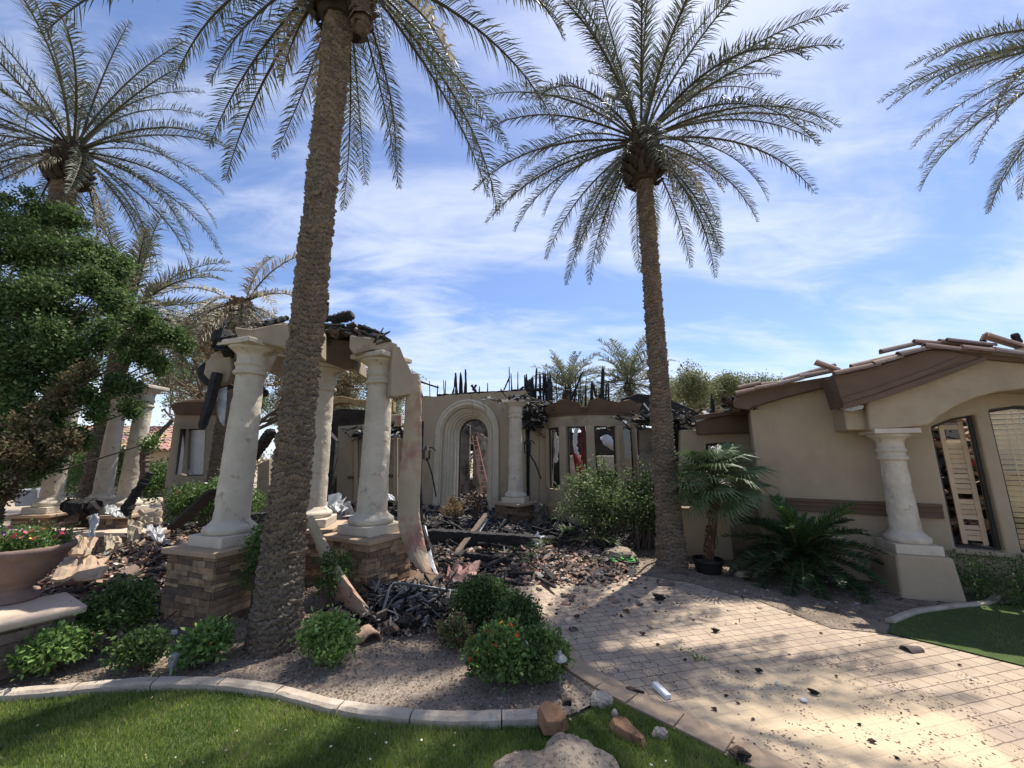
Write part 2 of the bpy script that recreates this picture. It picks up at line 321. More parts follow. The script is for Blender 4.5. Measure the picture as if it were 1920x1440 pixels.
# border of large tan blocks along the left edge of the drive
rt = thing('driveway_border', 'row of large tan paving blocks edging the left side of the driveway', 'paving edge', (0, 0, 0))
e0, e1 = Vector(drvL[3] + (0,)), Vector(drvL[0] + (0,)); e2 = Vector(tuple(G(1400, 1438))); e3 = Vector((2.25, 1.5, 0))
path = smooth_line([e0, Vector(drvL[2] + (0,)), Vector(drvL[1] + (0,)), e1, e2, e3, Vector((4.6, -1, 0))], 10)
acc = 0; mb = MB()
seg = []; 
for i in range(len(path) - 1):
    a, b = path[i], path[i + 1]; acc += (b - a).length; seg.append(a)
    if acc > .26:
        p, q = seg[0], b; d = (q - p).normalized(); nrm = Vector((-d.y, d.x, 0)); nrm = nrm if nrm.x > 0 else -nrm
        c = (p + q) / 2 + nrm * .10; v = random.uniform(.85, 1.1)
        mb.box((c.x, c.y, .004), ((q - p).length - .012, .20, .03), math.atan2(d.y, d.x), (v, v * .97, v * .92), jit=.003); acc = 0; seg = []
o = mb.build('block_row', 'cap', rt, bevel=.006)
rt['kind'] = 'structure'
# curbs
def curb(name, line, label, wd=.10, h=.06, step=.52):
    t = thing(name, label, 'garden curb'); mb = MB(); acc = 0; seg = [line[0]]
    prof = [(-wd / 2, -.03), (-wd / 2, h * .75), (-wd / 2 + .02, h), (wd / 2 - .02, h), (wd / 2, h * .75), (wd / 2, -.03)]
    def flush(seg):
        vs = []; m = len(seg)
        for i, p in enumerate(seg):
            d = (seg[min(i + 1, m - 1)] - seg[max(i - 1, 0)]).normalized(); nn = Vector((-d.y, d.x, 0))
            q = p + (d * .005 if i == 0 else (-d * .005 if i == m - 1 else Vector()))
            vs += [q + nn * a + Vector((0, 0, b + random.uniform(-.004, .003))) for a, b in prof]
        k = len(prof); fs = [(i * k + j, i * k + j + 1, (i + 1) * k + j + 1, (i + 1) * k + j) for i in range(m - 1) for j in range(k - 1)]
        fs += [tuple(range(k))[::-1], tuple(range((m - 1) * k, m * k))]; b = MB(); b.add(vs, fs); b.build('curb_segment', 'curb', t)
    for i in range(1, len(line)):
        acc += (line[i] - line[i - 1]).length; seg.append(line[i])
        if acc > step: flush(seg); seg = [line[i]]; acc = 0
    if len(seg) > 1: flush(seg)
    return t
curb('garden_curb', cl, 'pale curving concrete curb between the front lawn and the gravel bed')
curb('garden_curb', smooth_line([G(*p) for p in ((1668, 1170), (1720, 1151), (1790, 1141), (1850, 1134), (1872, 1120))]), 'short shaded curb curving round the dark lawn by the stucco pier', .08, .05)
# ---- grass
def grass(name, poly, x0, x1, y0, y1, n, label, hmax=.055, seed=1):
    r = np.random.RandomState(seed); x = r.uniform(x0, x1, n); y = r.uniform(y0, y1, n); k = inpoly(x, y, poly); x, y = x[k], y[k]; n = len(x)
    pt = np.array([fbm(a * 2.2, b * 2.2) for a, b in zip(x[::1], y[::1])]); h = hmax * r.uniform(.5, 1.1, n) * (1 + .35 * pt); a = r.uniform(0, 6.283, n); wd = r.uniform(.0018, .0035, n)
    lean = r.uniform(.1, .8, n) * h; la = r.uniform(0, 6.283, n)
    V = np.zeros((n, 3, 3)); V[:, 0] = np.stack([x + wd * np.cos(a), y + wd * np.sin(a), 0 * x], 1); V[:, 1] = np.stack([x - wd * np.cos(a), y - wd * np.sin(a), 0 * x], 1)
    V[:, 2] = np.stack([x + lean * np.cos(la), y + lean * np.sin(la), h], 1)
    t = np.clip(.5 + pt * .9 + r.normal(0, .25, n), 0, 1)[:, None]
    c = np.array([.13, .20, .03]) * (1 - t) + np.array([.29, .36, .08]) * t; dry = r.rand(n) < .07 + .12 * (pt > .18); c[dry] = (.40, .34, .17)
    return tag(fastmesh(name, V, 3, c, 'grass'), label, 'grass', kind='stuff')
grass('grass', lawn_poly, -5.5, 2.6, 1.2, 3.45, 260000, 'short green lawn grass in front of the curb', .034, 1)
grass('grass', lawnR, 3.6, 9.5, 1.4, 5.3, 90000, 'dark shaded lawn grass beside the right of the driveway', .036, 2)
# ---- pebbles of the gravel bed
def pebbles(name, poly, bb, n, smin, smax, pal, label, seed, m='pebble', dens=None, z0=0.0, cat='gravel', flat=.6):
    r = np.random.RandomState(seed); x = r.uniform(bb[0], bb[1], n); y = r.uniform(bb[2], bb[3], n); k = inpoly(x, y, poly)
    if dens is not None: k &= r.rand(n) < dens(x, y)
    x, y = x[k], y[k]; n = len(x); s = smin + (smax - smin) * r.rand(n) ** 2.5
    O = np.array([(1, 0, 0), (0, 1, 0), (-1, 0, 0), (0, -1, 0), (0, 0, 1), (0, 0, -1)], float); Fc = [(0, 1, 4), (1, 2, 4), (2, 3, 4), (3, 0, 4)]
    P = O[None] * r.uniform(.6, 1.25, (n, 6, 3)) * s[:, None, None]; P[:, :, 2] *= flat; a = r.uniform(0, 6.283, n); ca, sa = np.cos(a)[:, None], np.sin(a)[:, None]
    X = P[:, :, 0] * ca - P[:, :, 1] * sa; Y = P[:, :, 0] * sa + P[:, :, 1] * ca; tl = r.normal(0, .3, n)[:, None]; Z = P[:, :, 2] + X * tl
    Q = np.stack([X + x[:, None], Y + y[:, None], Z + z0 + hzn(x, y)[:, None]], 2); V = Q[:, Fc].reshape(-1, 3, 3)
    pal = np.array(pal); c = pal[r.randint(0, len(pal), n)] * r.uniform(.75, 1.2, (n, 1)); c = np.repeat(c, 4, 0)
    return tag(fastmesh(name, V, 3, c, m), label, cat, kind='stuff')
GP = [(.34, .27, .21), (.25, .20, .155), (.16, .125, .10), (.42, .36, .30), (.29, .22, .165), (.20, .17, .14), (.11, .09, .075)]
pebbles('gravel', gravel_poly, (-5.2, .9, 2.7, 6), 60000, .005, .017, GP, 'brown and grey gravel of the planting bed behind the curb', 3)
pebbles('gravel', bedR, (.8, 7.5, 4, 8.6), 24000, .005, .018, [(.2, .16, .13), (.14, .11, .09), (.3, .26, .22), (.09, .075, .065)], 'dark gravel and bark in the bed under the stucco wall', 5, z0=.012)
def gritdens(x, y):
    d = ((x - 2.2) / 1.3) ** 2 + ((y - 2.95) / .6) ** 2
    nz = np.array([noise.noise(Vector((a * 3.1, b * 3.1, 2))) for a, b in zip(x, y)]); nz2 = np.array([noise.noise(Vector((a * 9, b * 9, 5))) for a, b in zip(x, y)])
    return np.clip(.95 * np.exp(-d * .7) * (nz > -.12) + .05, 0, 1) * (.15 + .9 * (nz2 > .0)) + .9 * ((nz > .24) & (d < 2.5))
pebbles('ash_grit', drv, (.4, 6, 1.6, 5.5), 42000, .003, .0125, [(.17, .11, .09), (.10, .07, .06), (.25, .17, .13), (.05, .04, .04), (.22, .16, .12)], 'brown and black ash grit strewn over the sandy part of the driveway', 7, dens=gritdens, z0=.006, cat='ash grit', flat=.35)
# ---- debris ground
nx, ny = 150, 130; xs = np.linspace(-9, 8, nx); ys = np.linspace(4.2, 17, ny); V = []
for y in ys:
    for x in xs:
        h = hz(x, y); V.append((x, y, h + (fbm(x, y, 2.5) * .10 + fbm(x, y, 9) * .03) * min(1, h * 5) - .022))
mb = MB(); mb.add(V, [(j * nx + i, j * nx + i + 1, (j + 1) * nx + i + 1, (j + 1) * nx + i) for j in range(ny - 1) for i in range(nx - 1)])
tag(mb.build('ash_mound', 'soil_ash', smooth=True) if 'soil_ash' in MT else mb.build('ash_mound', 'dark', smooth=True), kind='structure')
PAL = [(.022, .02, .02), (.05, .045, .042), (.30, .285, .27), (.36, .21, .15), (.42, .29, .21), (.20, .15, .12), (.28, .22, .17), (.09, .08, .075), (.015, .014, .014), (.55, .53, .50), (.16, .10, .075), (.30, .19, .14)]
def rubble(name, label, cx, cy, sx, sy, n, seed, smin=.015, smax=.07, pal=PAL, sticks=.3, zup=.03, big=None):
    r = np.random.RandomState(seed); x = r.normal(cx, sx, n); y = r.normal(cy, sy, n); k = (abs(x - cx) < 2.0 * sx) & (abs(y - cy) < 2.0 * sy); x, y = x[k], y[k]; n = len(x)
    s = smin + (smax - smin) * r.rand(n) ** 2; st = r.rand(n) < sticks
    L_ = np.where(st, s * r.uniform(2.5, 6, n), s * r.uniform(.8, 1.5, n)); W_ = np.where(st, s * .28, s * r.uniform(.6, 1.1, n)); T_ = np.where(st, s * .22, s * r.uniform(.12, .35, n))
    B = np.array([(a, b, c) for c in (-1, 1) for a, b in ((-1, -1), (1, -1), (1, 1), (-1, 1))], float)
    P = B[None] * np.stack([L_, W_, T_], 1)[:, None] * r.uniform(.75, 1.15, (n, 8, 3)) * .5
    yaw = r.uniform(0, 6.283, n); pit = r.normal(0, .38, n); rol = r.normal(0, .45, n)
    cr, sr = np.cos(rol), np.sin(rol); Y = P[:, :, 1] * cr[:, None] - P[:, :, 2] * sr[:, None]; Z = P[:, :, 1] * sr[:, None] + P[:, :, 2] * cr[:, None]; X = P[:, :, 0]
    cp, sp = np.cos(pit)[:, None], np.sin(pit)[:, None]; X, Z = X * cp + Z * sp, -X * sp + Z * cp
    c_, s_ = np.cos(yaw)[:, None], np.sin(yaw)[:, None]; X, Y = X * c_ - Y * s_, X * s_ + Y * c_
    z = hzn(x, y) + r.uniform(0, 1, n) ** 1.5 * zup + .008
    Q = np.stack([X + x[:, None], Y + y[:, None], Z + z[:, None]], 2)
    V = Q[:, [(3, 2, 1, 0), (4, 5, 6, 7), (0, 1, 5, 4), (1, 2, 6, 5), (2, 3, 7, 6), (3, 0, 4, 7)]].reshape(-1, 4, 3)
    pal = np.array(pal); i = r.randint(0, len(pal), n); i = np.where(st, r.choice([len(pal) - 2, 1, 7, 8, 6], n), i) if len(pal) >= 9 else i
    c = pal[i] * r.uniform(.7, 1.25, (n, 1)); return tag(fastmesh(name, V, 4, np.repeat(c, 6, 0), 'rubble'), label, 'rubble', kind='stuff')
PALD = [(.32, .30, .28), (.18, .17, .16), (.33, .24, .17), (.26, .18, .14), (.02, .018, .018), (.035, .03, .03), (.015, .014, .014), (.06, .055, .05), (.25, .24, .23), (.14, .11, .09), (.04, .04, .04), (.09, .08, .075), (.015, .014, .014), (.22, .15, .11)]
PALT = [(.36, .21, .15), (.42, .27, .20), (.30, .19, .14), (.20, .14, .11), (.06, .055, .05), (.46, .40, .34), (.26, .16, .12), (.09, .08, .075), (.015, .014, .014), (.34, .24, .18)]
rubble('rubble', 'heap of charred and ash grey rubble between the portico columns and the arched doorway', -1.1, 8.6, 1.5, 1.1, 13000, 11, smax=.085, pal=PALD, sticks=.5)
rubble('rubble', 'heap of broken tiles and burned scraps left of the stone pedestal', -5.0, 6.2, .85, .85, 6500, 12, smax=.12, sticks=.2)
rubble('rubble', 'fan of broken clay tile rubble spilling on to the head of the driveway', .75, 6.75, .62, .5, 4200, 13, smax=.085, pal=PALT, sticks=.08)
rubble('rubble', 'black burned scraps heaped at the foot of the right stone pedestal', -1.15, 4.9, .42, .36, 1900, 14, smax=.11, pal=PALD, sticks=.5, zup=.12)
rubble('rubble', 'rubble strewn under the fallen black beam', -.6, 7.0, .8, .7, 4200, 15, smax=.09, sticks=.3)
rubble('rubble', 'rubble scattered behind the portico columns', -3.2, 7.8, 1.3, .9, 5200, 16, smax=.10, sticks=.35)
rubble('rubble', 'burned rubble inside the ruined house behind the arch', 1.5, 13.2, 3.5, 1.4, 8000, 17, smax=.16, sticks=.4, zup=.2)
rubble('rubble', 'dark rubble in front of the bay window', 1.6, 8.8, .9, .5, 2600, 18, smax=.09, pal=PALD)
rubble('rubble', 'rubble lying round the back left columns', -8.0, 8.4, 1.6, .9, 3200, 19, smax=.10)
pebbles('white_chips', lawn_poly, (-3.5, 2.2, 2.4, 3.3), 130, .004, .013, [(.7, .68, .64), (.45, .36, .28), (.1, .08, .07)], 'small pale chips blown on to the lawn', 31, z0=.022, cat='chips')
rubble('rubble', 'black and grey scraps among the slabs of the left heap', -4.9, 5.9, .8, .8, 1500, 24, smax=.10, pal=PALT + PAL, sticks=.25, zup=.14)
rubble('rubble', 'thin scatter of chips across the near end of the driveway tiles', 1.0, 5.2, .9, .5, 260, 20, smin=.01, smax=.045, pal=PALT, sticks=.15, zup=0)
rubble('rubble', 'pale scraps strewn over the dark bed under the stucco wall', 3.9, 5.6, .9, .45, 420, 21, smin=.008, smax=.05, pal=[(.4, .4, .38), (.2, .17, .15), (.05, .05, .05), (.5, .48, .45), (.1, .08, .07)], sticks=0, zup=0)
#@@BUILD
# ================================================================ COLUMNS AND PORTICO
random.seed(9)
SH = [(.30, -.001), (.30, .0), (.27, .02), (.275, .045), (.262, .09), (.222, .105), (.215, .125)]
def shaft_bm(H0, r0=.208, r1=.172, seed=0, chips=70):     # weathered round shaft with chips
    mb = MB(); n, m = 40, 60; rr = random.Random(seed); ch = [(rr.uniform(0, 6.28), rr.uniform(.1, H0 - .1), rr.uniform(.02, .08), rr.uniform(.02, .09)) for _ in range(chips)]
    V = []
    for j in range(m + 1):
        z = H0 * j / m
        for i in range(n):
            a = 2 * math.pi * i / n; r = r0 + (r1 - r0) * (j / m) ** 1.3; d = 0
            for ca, cz, s1, s2 in ch:
                da = (a - ca + math.pi) % (2 * math.pi) - math.pi; q = (da * r0 / s1) ** 2 + ((z - cz) / s2) ** 2
                if q < 1: d = max(d, .010 * min(1, (1 - q) * 3))
            r -= d + .003 * fbm(a * 2, z * 4 + seed); V.append((r * math.cos(a), r * math.sin(a), z))
    mb.add(V, [(j * n + i, j * n + (i + 1) % n, (j + 1) * n + (i + 1) % n, (j + 1) * n + i) for j in range(m) for i in range(n)]); return mb
def column(parent, x, y, z0, z1, seed, rz=0, cap_rz=None, k=1.0):  # part column > base, capital
    zs = z0 + .235; ztop = z1 - .42; sh = shaft_bm(ztop - zs, seed=seed).build('column_shaft', 'stone', parent, smooth=True); sh.location = (x, y, zs); sh.scale = (k, k, 1)
    mb = MB(); mb.box((0, 0, .06 - .235), (.62, .62, .12), rz); b = mb.build('plinth', 'stone', sh, bevel=.012)
    mb = MB(); mb.lathe([(.0, -.115), (.285, -.115), (.302, -.09), (.306, -.065), (.298, -.04), (.275, -.025), (.262, -.02), (.25, -.005), (.225, .015), (.213, .04), (.18, .04)], 40); mb.build('base_ring', 'stone', sh, smooth=True)
    h = ztop - zs
    mb = MB(); mb.lathe([(.15, h - .01), (.188, h - .01), (.205, h), (.214, h + .02), (.205, h + .042), (.186, h + .05), (.184, h + .10), (.2, h + .108), (.21, h + .125), (.20, h + .145), (.184, h + .155), (.186, h + .23), (.20, h + .262), (.235, h + .29), (.275, h + .31), (.295, h + .33), (.30, h + .345), (.15, h + .345)], 40)
    o = mb.build('capital', 'stone', sh, smooth=True)
    mb = MB(); mb.box((0, 0, h + .3825), (.64, .64, .07), rz if cap_rz is None else cap_rz); mb.build('abacus', 'stone', sh, bevel=.016)
    return sh
def pedestal(parent, x, y, h, rz, w_=.76, seed=1, soot=0, base=-.02, capw=.06):  # coursed ledger stones + slab
    rr = random.Random(seed); mb = MB(); z = base; M = Matrix.Rotation(rz, 3, 'Z')
    mb.box((0, 0, (base + h - .055) / 2), (w_ - .06, w_ - .06, h - .055 - base - .004), col=(.05, .04, .03)); tint = [(.34, .25, .17), (.42, .32, .22), (.25, .18, .13), (.50, .38, .25), (.30, .22, .16), (.20, .155, .12), (.38, .27, .17)]
    while z < h - .07:
        ch = rr.choice([.035, .05, .05, .065, .08]); ch = min(ch, h - .057 - z)
        for side in range(4):
            u = -w_ / 2 + (.0 if side % 2 else .0)
            while u < w_ / 2 - .01:
                l = rr.uniform(.09, .26); l = min(l, w_ / 2 - u); 
                if w_ / 2 - u - l < .06: l = w_ / 2 - u
                pr = rr.uniform(-.004, .016); t = rr.choice(tint); k = rr.uniform(.75, 1.2); s_ = 1 - soot * rr.uniform(.5, 1); c = tuple(q * k * s_ for q in t)
                cy = -(w_ / 2 - .02 + pr / 2); m2 = Matrix.Rotation(side * math.pi / 2, 3, 'Z'); ctr = m2 @ Vector((u + l / 2, cy, z + ch / 2))
                mb.box(ctr, (l - .004, .05 + pr, ch - .004), M=m2, col=c, jit=.003); u += l
        z += ch
    o = mb.build('pedestal', 'ledger', parent); o.location = (x, y, 0); o.rotation_euler = (0, 0, rz)
    mb = MB(); mb.box((0, 0, h - .0255), (w_ + capw * 2, w_ + capw * 2, .055), jit=.004); mb.build('cap_slab', 'cap', o, bevel=.008)
    return o
ZC = 3.21; ZP = .75
port = thing('portico_ruin', 'burned portico of round cream columns on stone pedestals with broken stucco beams', 'portico', (-2.7, 5.4, 0))
inv = Vector((-port.location.x, -port.location.y, 0))
class Off:    # children given in world coordinates
    pass
def sub(o, root): o.location = Vector(o.location) - Vector(root.location); return o
P1, P2, P3 = (-3.38, 4.85), (-1.92, 5.5), (-3.03, 6.05)
for (x, y), rz, sd_, ch in ((P1, R(-19.4), 3, 1), (P2, R(-26.6), 5, 1), (P3, R(10), 8, 1)):
    sub(pedestal(port, x, y, ZP, rz, .76 if ch else .76, sd_), port)
    c = column(port, x, y, ZP, ZC, sd_, rz, None, .9 if sd_ == 3 else .97); sub(c, port)
def wpl(px0, py0, Y, deg): p = D(px0, py0, Y); return Plane((p.x, p.y), deg)
def traced(name, m, pl, pts, th, parent, root=None, off=0, holes=(), bevel=.02, kind=None):
    mb = MB(); mb.wall(pl, [pl.tz(a, b, off) for a, b in pts], [[pl.tz(a, b, off) for a, b in h] for h in holes], off, th); o = mb.build(name, m, parent, bevel=bevel)
    if root is not None: sub(o, root)
    return o
# left beam stub over the first column, running to the right behind the trunk
b1 = Plane((P1[0], P1[1] - .25), 12)
traced('beam', 'stucco_old', b1, [(437, 612), (470, 616), (500, 610), (520, 606), (560, 606), (600, 612), (600, 668), (560, 662), (525, 650), (490, 644), (455, 636), (444, 632)], .34, port, port, bevel=.03)
b1b = Plane((P1[0] + .15, P1[1] - .02), 25)
# back box beam over the third column
b2 = Plane((P3[0] - .4, P3[1] - .35), 3)
traced('beam', 'stucco_old', b2, [(480, 612), (520, 600), (560, 612), (600, 606), (640, 612), (668, 622), (672, 700), (650, 688), (612, 680), (560, 672), (520, 668), (505, 700), (488, 690), (484, 660)], .42, port, port, bevel=.02)
# right beam over the second column: front box and the piece falling away to the right
b3 = Plane((P2[0] - .30, P2[1] - .36), 14)
traced('beam', 'stucco_old', b3, [(656, 628), (700, 634), (741, 643), (748, 652), (752, 668), (738, 672), (735, 660), (700, 655), (664, 664), (654, 652)], .45, port, port, bevel=.02)
b4 = Plane((P2[0] + .22, P2[1] - .30), 30)
traced('beam', 'stucco_old', b4, [(736, 650), (750, 650), (757, 668), (766, 685), (773, 700), (776, 735), (765, 740), (740, 744), (732, 742), (733, 700)], .22, port, port, bevel=.012)
# underside soffit seen as dark box
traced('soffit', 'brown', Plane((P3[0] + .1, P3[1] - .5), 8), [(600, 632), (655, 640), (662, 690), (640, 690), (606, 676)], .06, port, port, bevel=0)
# charred roof debris on the beams
def charred(name, pts, rad, parent=None, m='char', n=7, seed=0, sub_=14, rough=.25):
    rr = random.Random(seed); P = []; Rr = []
    pts = [Vector(p) for p in pts]; rad = rad if isinstance(rad, (list, tuple)) else [rad] * len(pts)
    for i in range(len(pts) - 1):
        for k in range(sub_):
            t = k / sub_; P.append(pts[i].lerp(pts[i + 1], t) + Vector([rr.uniform(-1, 1) for _ in range(3)]) * rad[i] * rough * .25); Rr.append((rad[i] * (1 - t) + rad[i + 1] * t) * rr.uniform(1 - rough, 1 + rough * .4))
    P.append(pts[-1]); Rr.append(rad[-1] * .6); mb = MB(); mb.tube(P, Rr, n); 
    return mb.build(name, m, parent)
rr = random.Random(31)
mb = MB()
for i in range(220):
    t = rr.random() * .8; x = -2.95 + t * 1.35; y = 5.75 - .25 * t + rr.uniform(-.3, .3); top = 3.27 + .32 + .13 * math.sin(math.pi * min(1, t * 1.25)) * .6 - .06 - .5 * max(0, t - .5)
    z = top + rr.uniform(-.08, .06); c = rr.choice([(.05, .05, .05), (.12, .115, .11), (.2, .19, .18), (.03, .03, .03), (.09, .085, .08), (.25, .17, .14)]); s_ = rr.uniform(.04, .16)
    M = Matrix.Rotation(rr.uniform(0, 6), 3, 'Z') @ Matrix.Rotation(rr.gauss(0, .35), 3, 'X') @ Matrix.Rotation(rr.gauss(0, .35), 3, 'Y'); mb.box((x, y, z), (s_ * 2.2, s_, s_ * .18), M=M, col=c, jit=.012)
for i in range(90):
    x = -3.5 + rr.random() * .5; y = 4.95 + rr.uniform(-.1, .3); z = 3.3 + rr.uniform(-.15, .22); s_ = rr.uniform(.03, .10)
    M = Matrix.Rotation(rr.uniform(0, 6), 3, 'Z') @ Matrix.Rotation(rr.gauss(0, .5), 3, 'X'); mb.box((x, y, z), (s_ * 1.8, s_, s_ * .4), M=M, col=rr.choice([(.02, .02, .02), (.05, .05, .05), (.12, .1, .09)]), jit=.012)
o = mb.build('roof_debris', 'rubble', port); sub(o, port); o['kind'] = 'stuff'
for a, b, r_ in (((612, 604, 5.7), (614, 566, 5.7), .03), ((615, 598, 5.6), (640, 594, 5.6), .06), ((625, 600, 5.6), (662, 590, 5.6), .09), ((500, 606, 5.3), (540, 596, 5.6), .05)):
    q = charred('charred_stub', [D(*a), D(*b)], r_, port, seed=int(r_ * 999)); sub(q, port)
# hanging pieces left of the first column
hp = thing('hanging_stucco_fragment', 'cracked tan stucco fragment hanging left of the first column top', 'wall fragment', D(400, 690, 4.75))
o = traced('fragment', 'stucco_old', wpl(400, 690, 4.75, 20), [(408, 655), (420, 652), (433, 662), (436, 690), (428, 716), (410, 722), (392, 712), (380, 700), (386, 676), (396, 668)], .16, hp, hp, bevel=.03); o.location = -Vector(hp.location)
o = charred('charred_strip', [D(408, 700, 4.75), D(392, 760, 4.72), D(378, 805, 4.7)], [.07, .065, .05], hp, seed=7, n=6, rough=.12, sub_=5); o.location = -Vector(hp.location)
o = charred('charred_clump', [D(420, 625, 4.75), D(424, 650, 4.75), D(434, 668, 4.8)], [.1, .13, .05], hp, seed=8, n=8, rough=.6); o.location = -Vector(hp.location)
o = traced('charred_clump', 'dark', wpl(395, 720, 4.95, 20), [(368, 690), (384, 676), (402, 700), (440, 724), (420, 730), (384, 722), (370, 708)], .1, hp, hp); o.location = -Vector(hp.location)
fl = traced('torn_flashing', 'tin', wpl(408, 770, 4.8, 10), [(408, 745), (414, 728), (426, 725), (424, 760), (420, 800), (412, 790), (406, 770)], .01, None, None, bevel=0); tag(fl, 'pale torn metal flashing stuck to the left column', 'flashing')
# dark burned piece behind the first column, between it and the trunk
tag(charred('charred_rafter', [D(500, 740, 5.6), D(478, 722, 5.4), D(495, 700, 5.6)], [.05, .09, .05], seed=12), 'black charred rafter end hanging right of the first column', 'charred timber')
# the strip of stucco sheet hanging from the right beam to the ground
pth = [(773, 700), (772, 735), (770, 800), (768, 860), (764, 905), (762, 960), (768, 1000), (778, 1035), (797, 1073)]
Ys = [5.35, 5.35, 5.36, 5.38, 5.38, 5.36, 5.3, 5.2, 5.02]; wid = [.08, .12, .135, .15, .165, .165, .165, .15, .08]
def ribbon(name, m, pts, wid, side, th=.035, parent=None, jag=.012, curl=.03, sub_=6, seed=0, drift=None):
    rr = random.Random(seed); P = smooth_line(pts, sub_); n = len(P); V = []; side = Vector(side).normalized()
    for i, p in enumerate(P):
        t = (P[min(i + 1, n - 1)] - P[max(i - 1, 0)]).normalized(); nn = side.cross(t).normalized(); k = i / (n - 1) * (len(wid) - 1); a = int(k); wv = wid[a] + (wid[min(a + 1, len(wid) - 1)] - wid[a]) * (k - a)
        for lay in (0, 1):
            for j in range(6):
                u = j / 5 * 2 - 1; e = rr.uniform(-jag, jag) if abs(u) == 1 and lay == 0 else 0
                V.append(p + side * (u * wv + e) + nn * (curl * (u * u) + lay * th))
    f = []
    for i in range(n - 1):
        a, b = i * 12, (i + 1) * 12
        for j in range(5): f += [(a + j, a + j + 1, b + j + 1, b + j), (a + 6 + j + 1, a + 6 + j, b + 6 + j, b + 6 + j + 1)]
        f += [(a + 6, a, b, b + 6), (a + 5, a + 11, b + 11, b + 5)]
    f += [(j, j + 6, j + 7, j + 1) for j in range(5)] + [((n - 1) * 12 + j + 1, (n - 1) * 12 + j + 7, (n - 1) * 12 + j + 6, (n - 1) * 12 + j) for j in range(5)]
    mb = MB(); mb.add(V, f); return mb.build(name, m, parent, smooth=False)
st = thing('hanging_stucco_strip', 'tall peeling stucco strip hanging from the portico beam to the ground right of the columns', 'wall strip', D(770, 1000, 5.3))
o = ribbon('stucco_skin', 'stucco_pink', [D(a, b, y) for (a, b), y in zip(pth, Ys)], wid, (.95, -.3, 0), parent=st, seed=3); o.location = -Vector(st.location)
o = ribbon('backing_board', 'white', [D(795, 985, 5.5), D(800, 1020, 5.35), D(806, 1050, 5.2), D(818, 1076, 5.05)], [.02, .045, .045, .02], (.9, -.4, 0), th=.02, parent=st, seed=4, curl=0); o.location = -Vector(st.location)
o = charred('charred_edge', [D(793, 790, 5.55), D(788, 900, 5.5), D(790, 985, 5.5), D(808, 1040, 5.3)], [.02, .02, .04, .05], st, seed=4); o.location = -Vector(st.location)
# sheet leaning on the right pedestal
ln = [(572, 972, 4.95), (590, 1010, 4.85), (612, 1060, 4.72), (638, 1110, 4.58), (672, 1160, 4.45)]
tag(ribbon('fallen_stucco_strip', 'stucco_pink', [D(*p) for p in ln], [.07, .085, .11, .15, .17], (.75, -.55, .35), seed=6, jag=.03), 'long orange tan stucco strip leaning against the left of the right pedestal', 'wall strip')
# back left columns on their own stone wall
for i, (x, y, z1, lab) in enumerate(((-8.62, 7.45, 3.1, 'cream column farthest left, its top hidden in the leaves'), (-8.55, 8.3, 3.12, 'middle one of the three cream columns on the left'), (-7.14, 7.4, 3.12, 'cream column behind the debris heap with a charred log leaning by it'))):
    t = thing('stone_column', lab, 'column', (x, y, 0), group='three columns at the left end of the ruin'); column(t, 0, 0, .74, z1, 20 + i, 0, None, .74); pedestal(t, 0, 0, .74, R(8), .56, 40 + i, soot=.3)
t = thing('stone_column', 'slim burned column on a sooty stone pedestal right of the arched doorway', 'column', (.09, 9.75, 0)); c = column(t, 0, 0, .68, 3.16, 33, R(-15)); pedestal(t, 0, 0, .68, R(-40), .70, 44, soot=.55)
c.scale = (.9, .9, 1)
# low stone retaining wall under them with a coping
t = thing('low_stone_wall', 'low stone wall with thick coping behind the debris on the left', 'wall', (-7.6, 7.4, 0))
mb = MB(); rr = random.Random(5)
for z in (0, .09, .18, .27, .36):
    x = -2.0
    while x < 1.5: l = rr.uniform(.15, .35); k = rr.uniform(.7, 1.1); mb.box((x + l / 2, -.42 + rr.uniform(0, .015), z + .05), (l - .006, .3, .084), col=(.3 * k, .22 * k, .16 * k), jit=.004); x += l
mb.build('stone_courses', 'ledger', t)
mb = MB(); mb.box((-.25, -.45, .485), (3.6, .46, .07)); mb.build('coping', 'coping', t, bevel=.012)
# ================================================================ MAIN HOUSE RUIN
house = thing('burned_house', 'burned out tan stucco house with arched stone doorway, bay window and charred roof', 'house', (0, 11, 0))
def hs_(o): return sub(o, house)
ARC = Plane((-1.3, 11.0), -15)
def awall(name, m, pl, outer, holes=(), off=0, th=.25, bevel=.02, parent=house): mb = MB(); mb.wall(pl, outer, holes, off, th); return hs_(mb.build(name, m, parent, bevel=bevel))
def archpts(cx, r, z0, zs, n=24, z_stretch=1.0): return [(cx + r, z0)] + [(cx + r * math.cos(math.pi * k / n), zs + r * z_stretch * math.sin(math.pi * k / n)) for k in range(n + 1)] + [(cx - r, z0)]
# arch wall
tl = ARC.tz(786, 744); trr = ARC.tz(962, 733); cxA = 0.02; zspr = 2.42
print('arch wall', tl, trr, ARC.tz(875, 767), ARC.tz(812, 940), ARC.tz(938, 940))
rj = random.Random(2)
top = [(tl[0] + (trr[0] + .35 - tl[0]) * k / 14, tl[1] + (trr[1] - tl[1]) * k / 14 + rj.uniform(-.02, .02)) for k in range(15)]
awall('front_wall', 'stucco', ARC, [(tl[0] - .05, -.1)] + top + [(trr[0] + .35, -.1)], [archpts(cxA, .74, -.05, zspr)[::-1]], th=.28, bevel=.015)
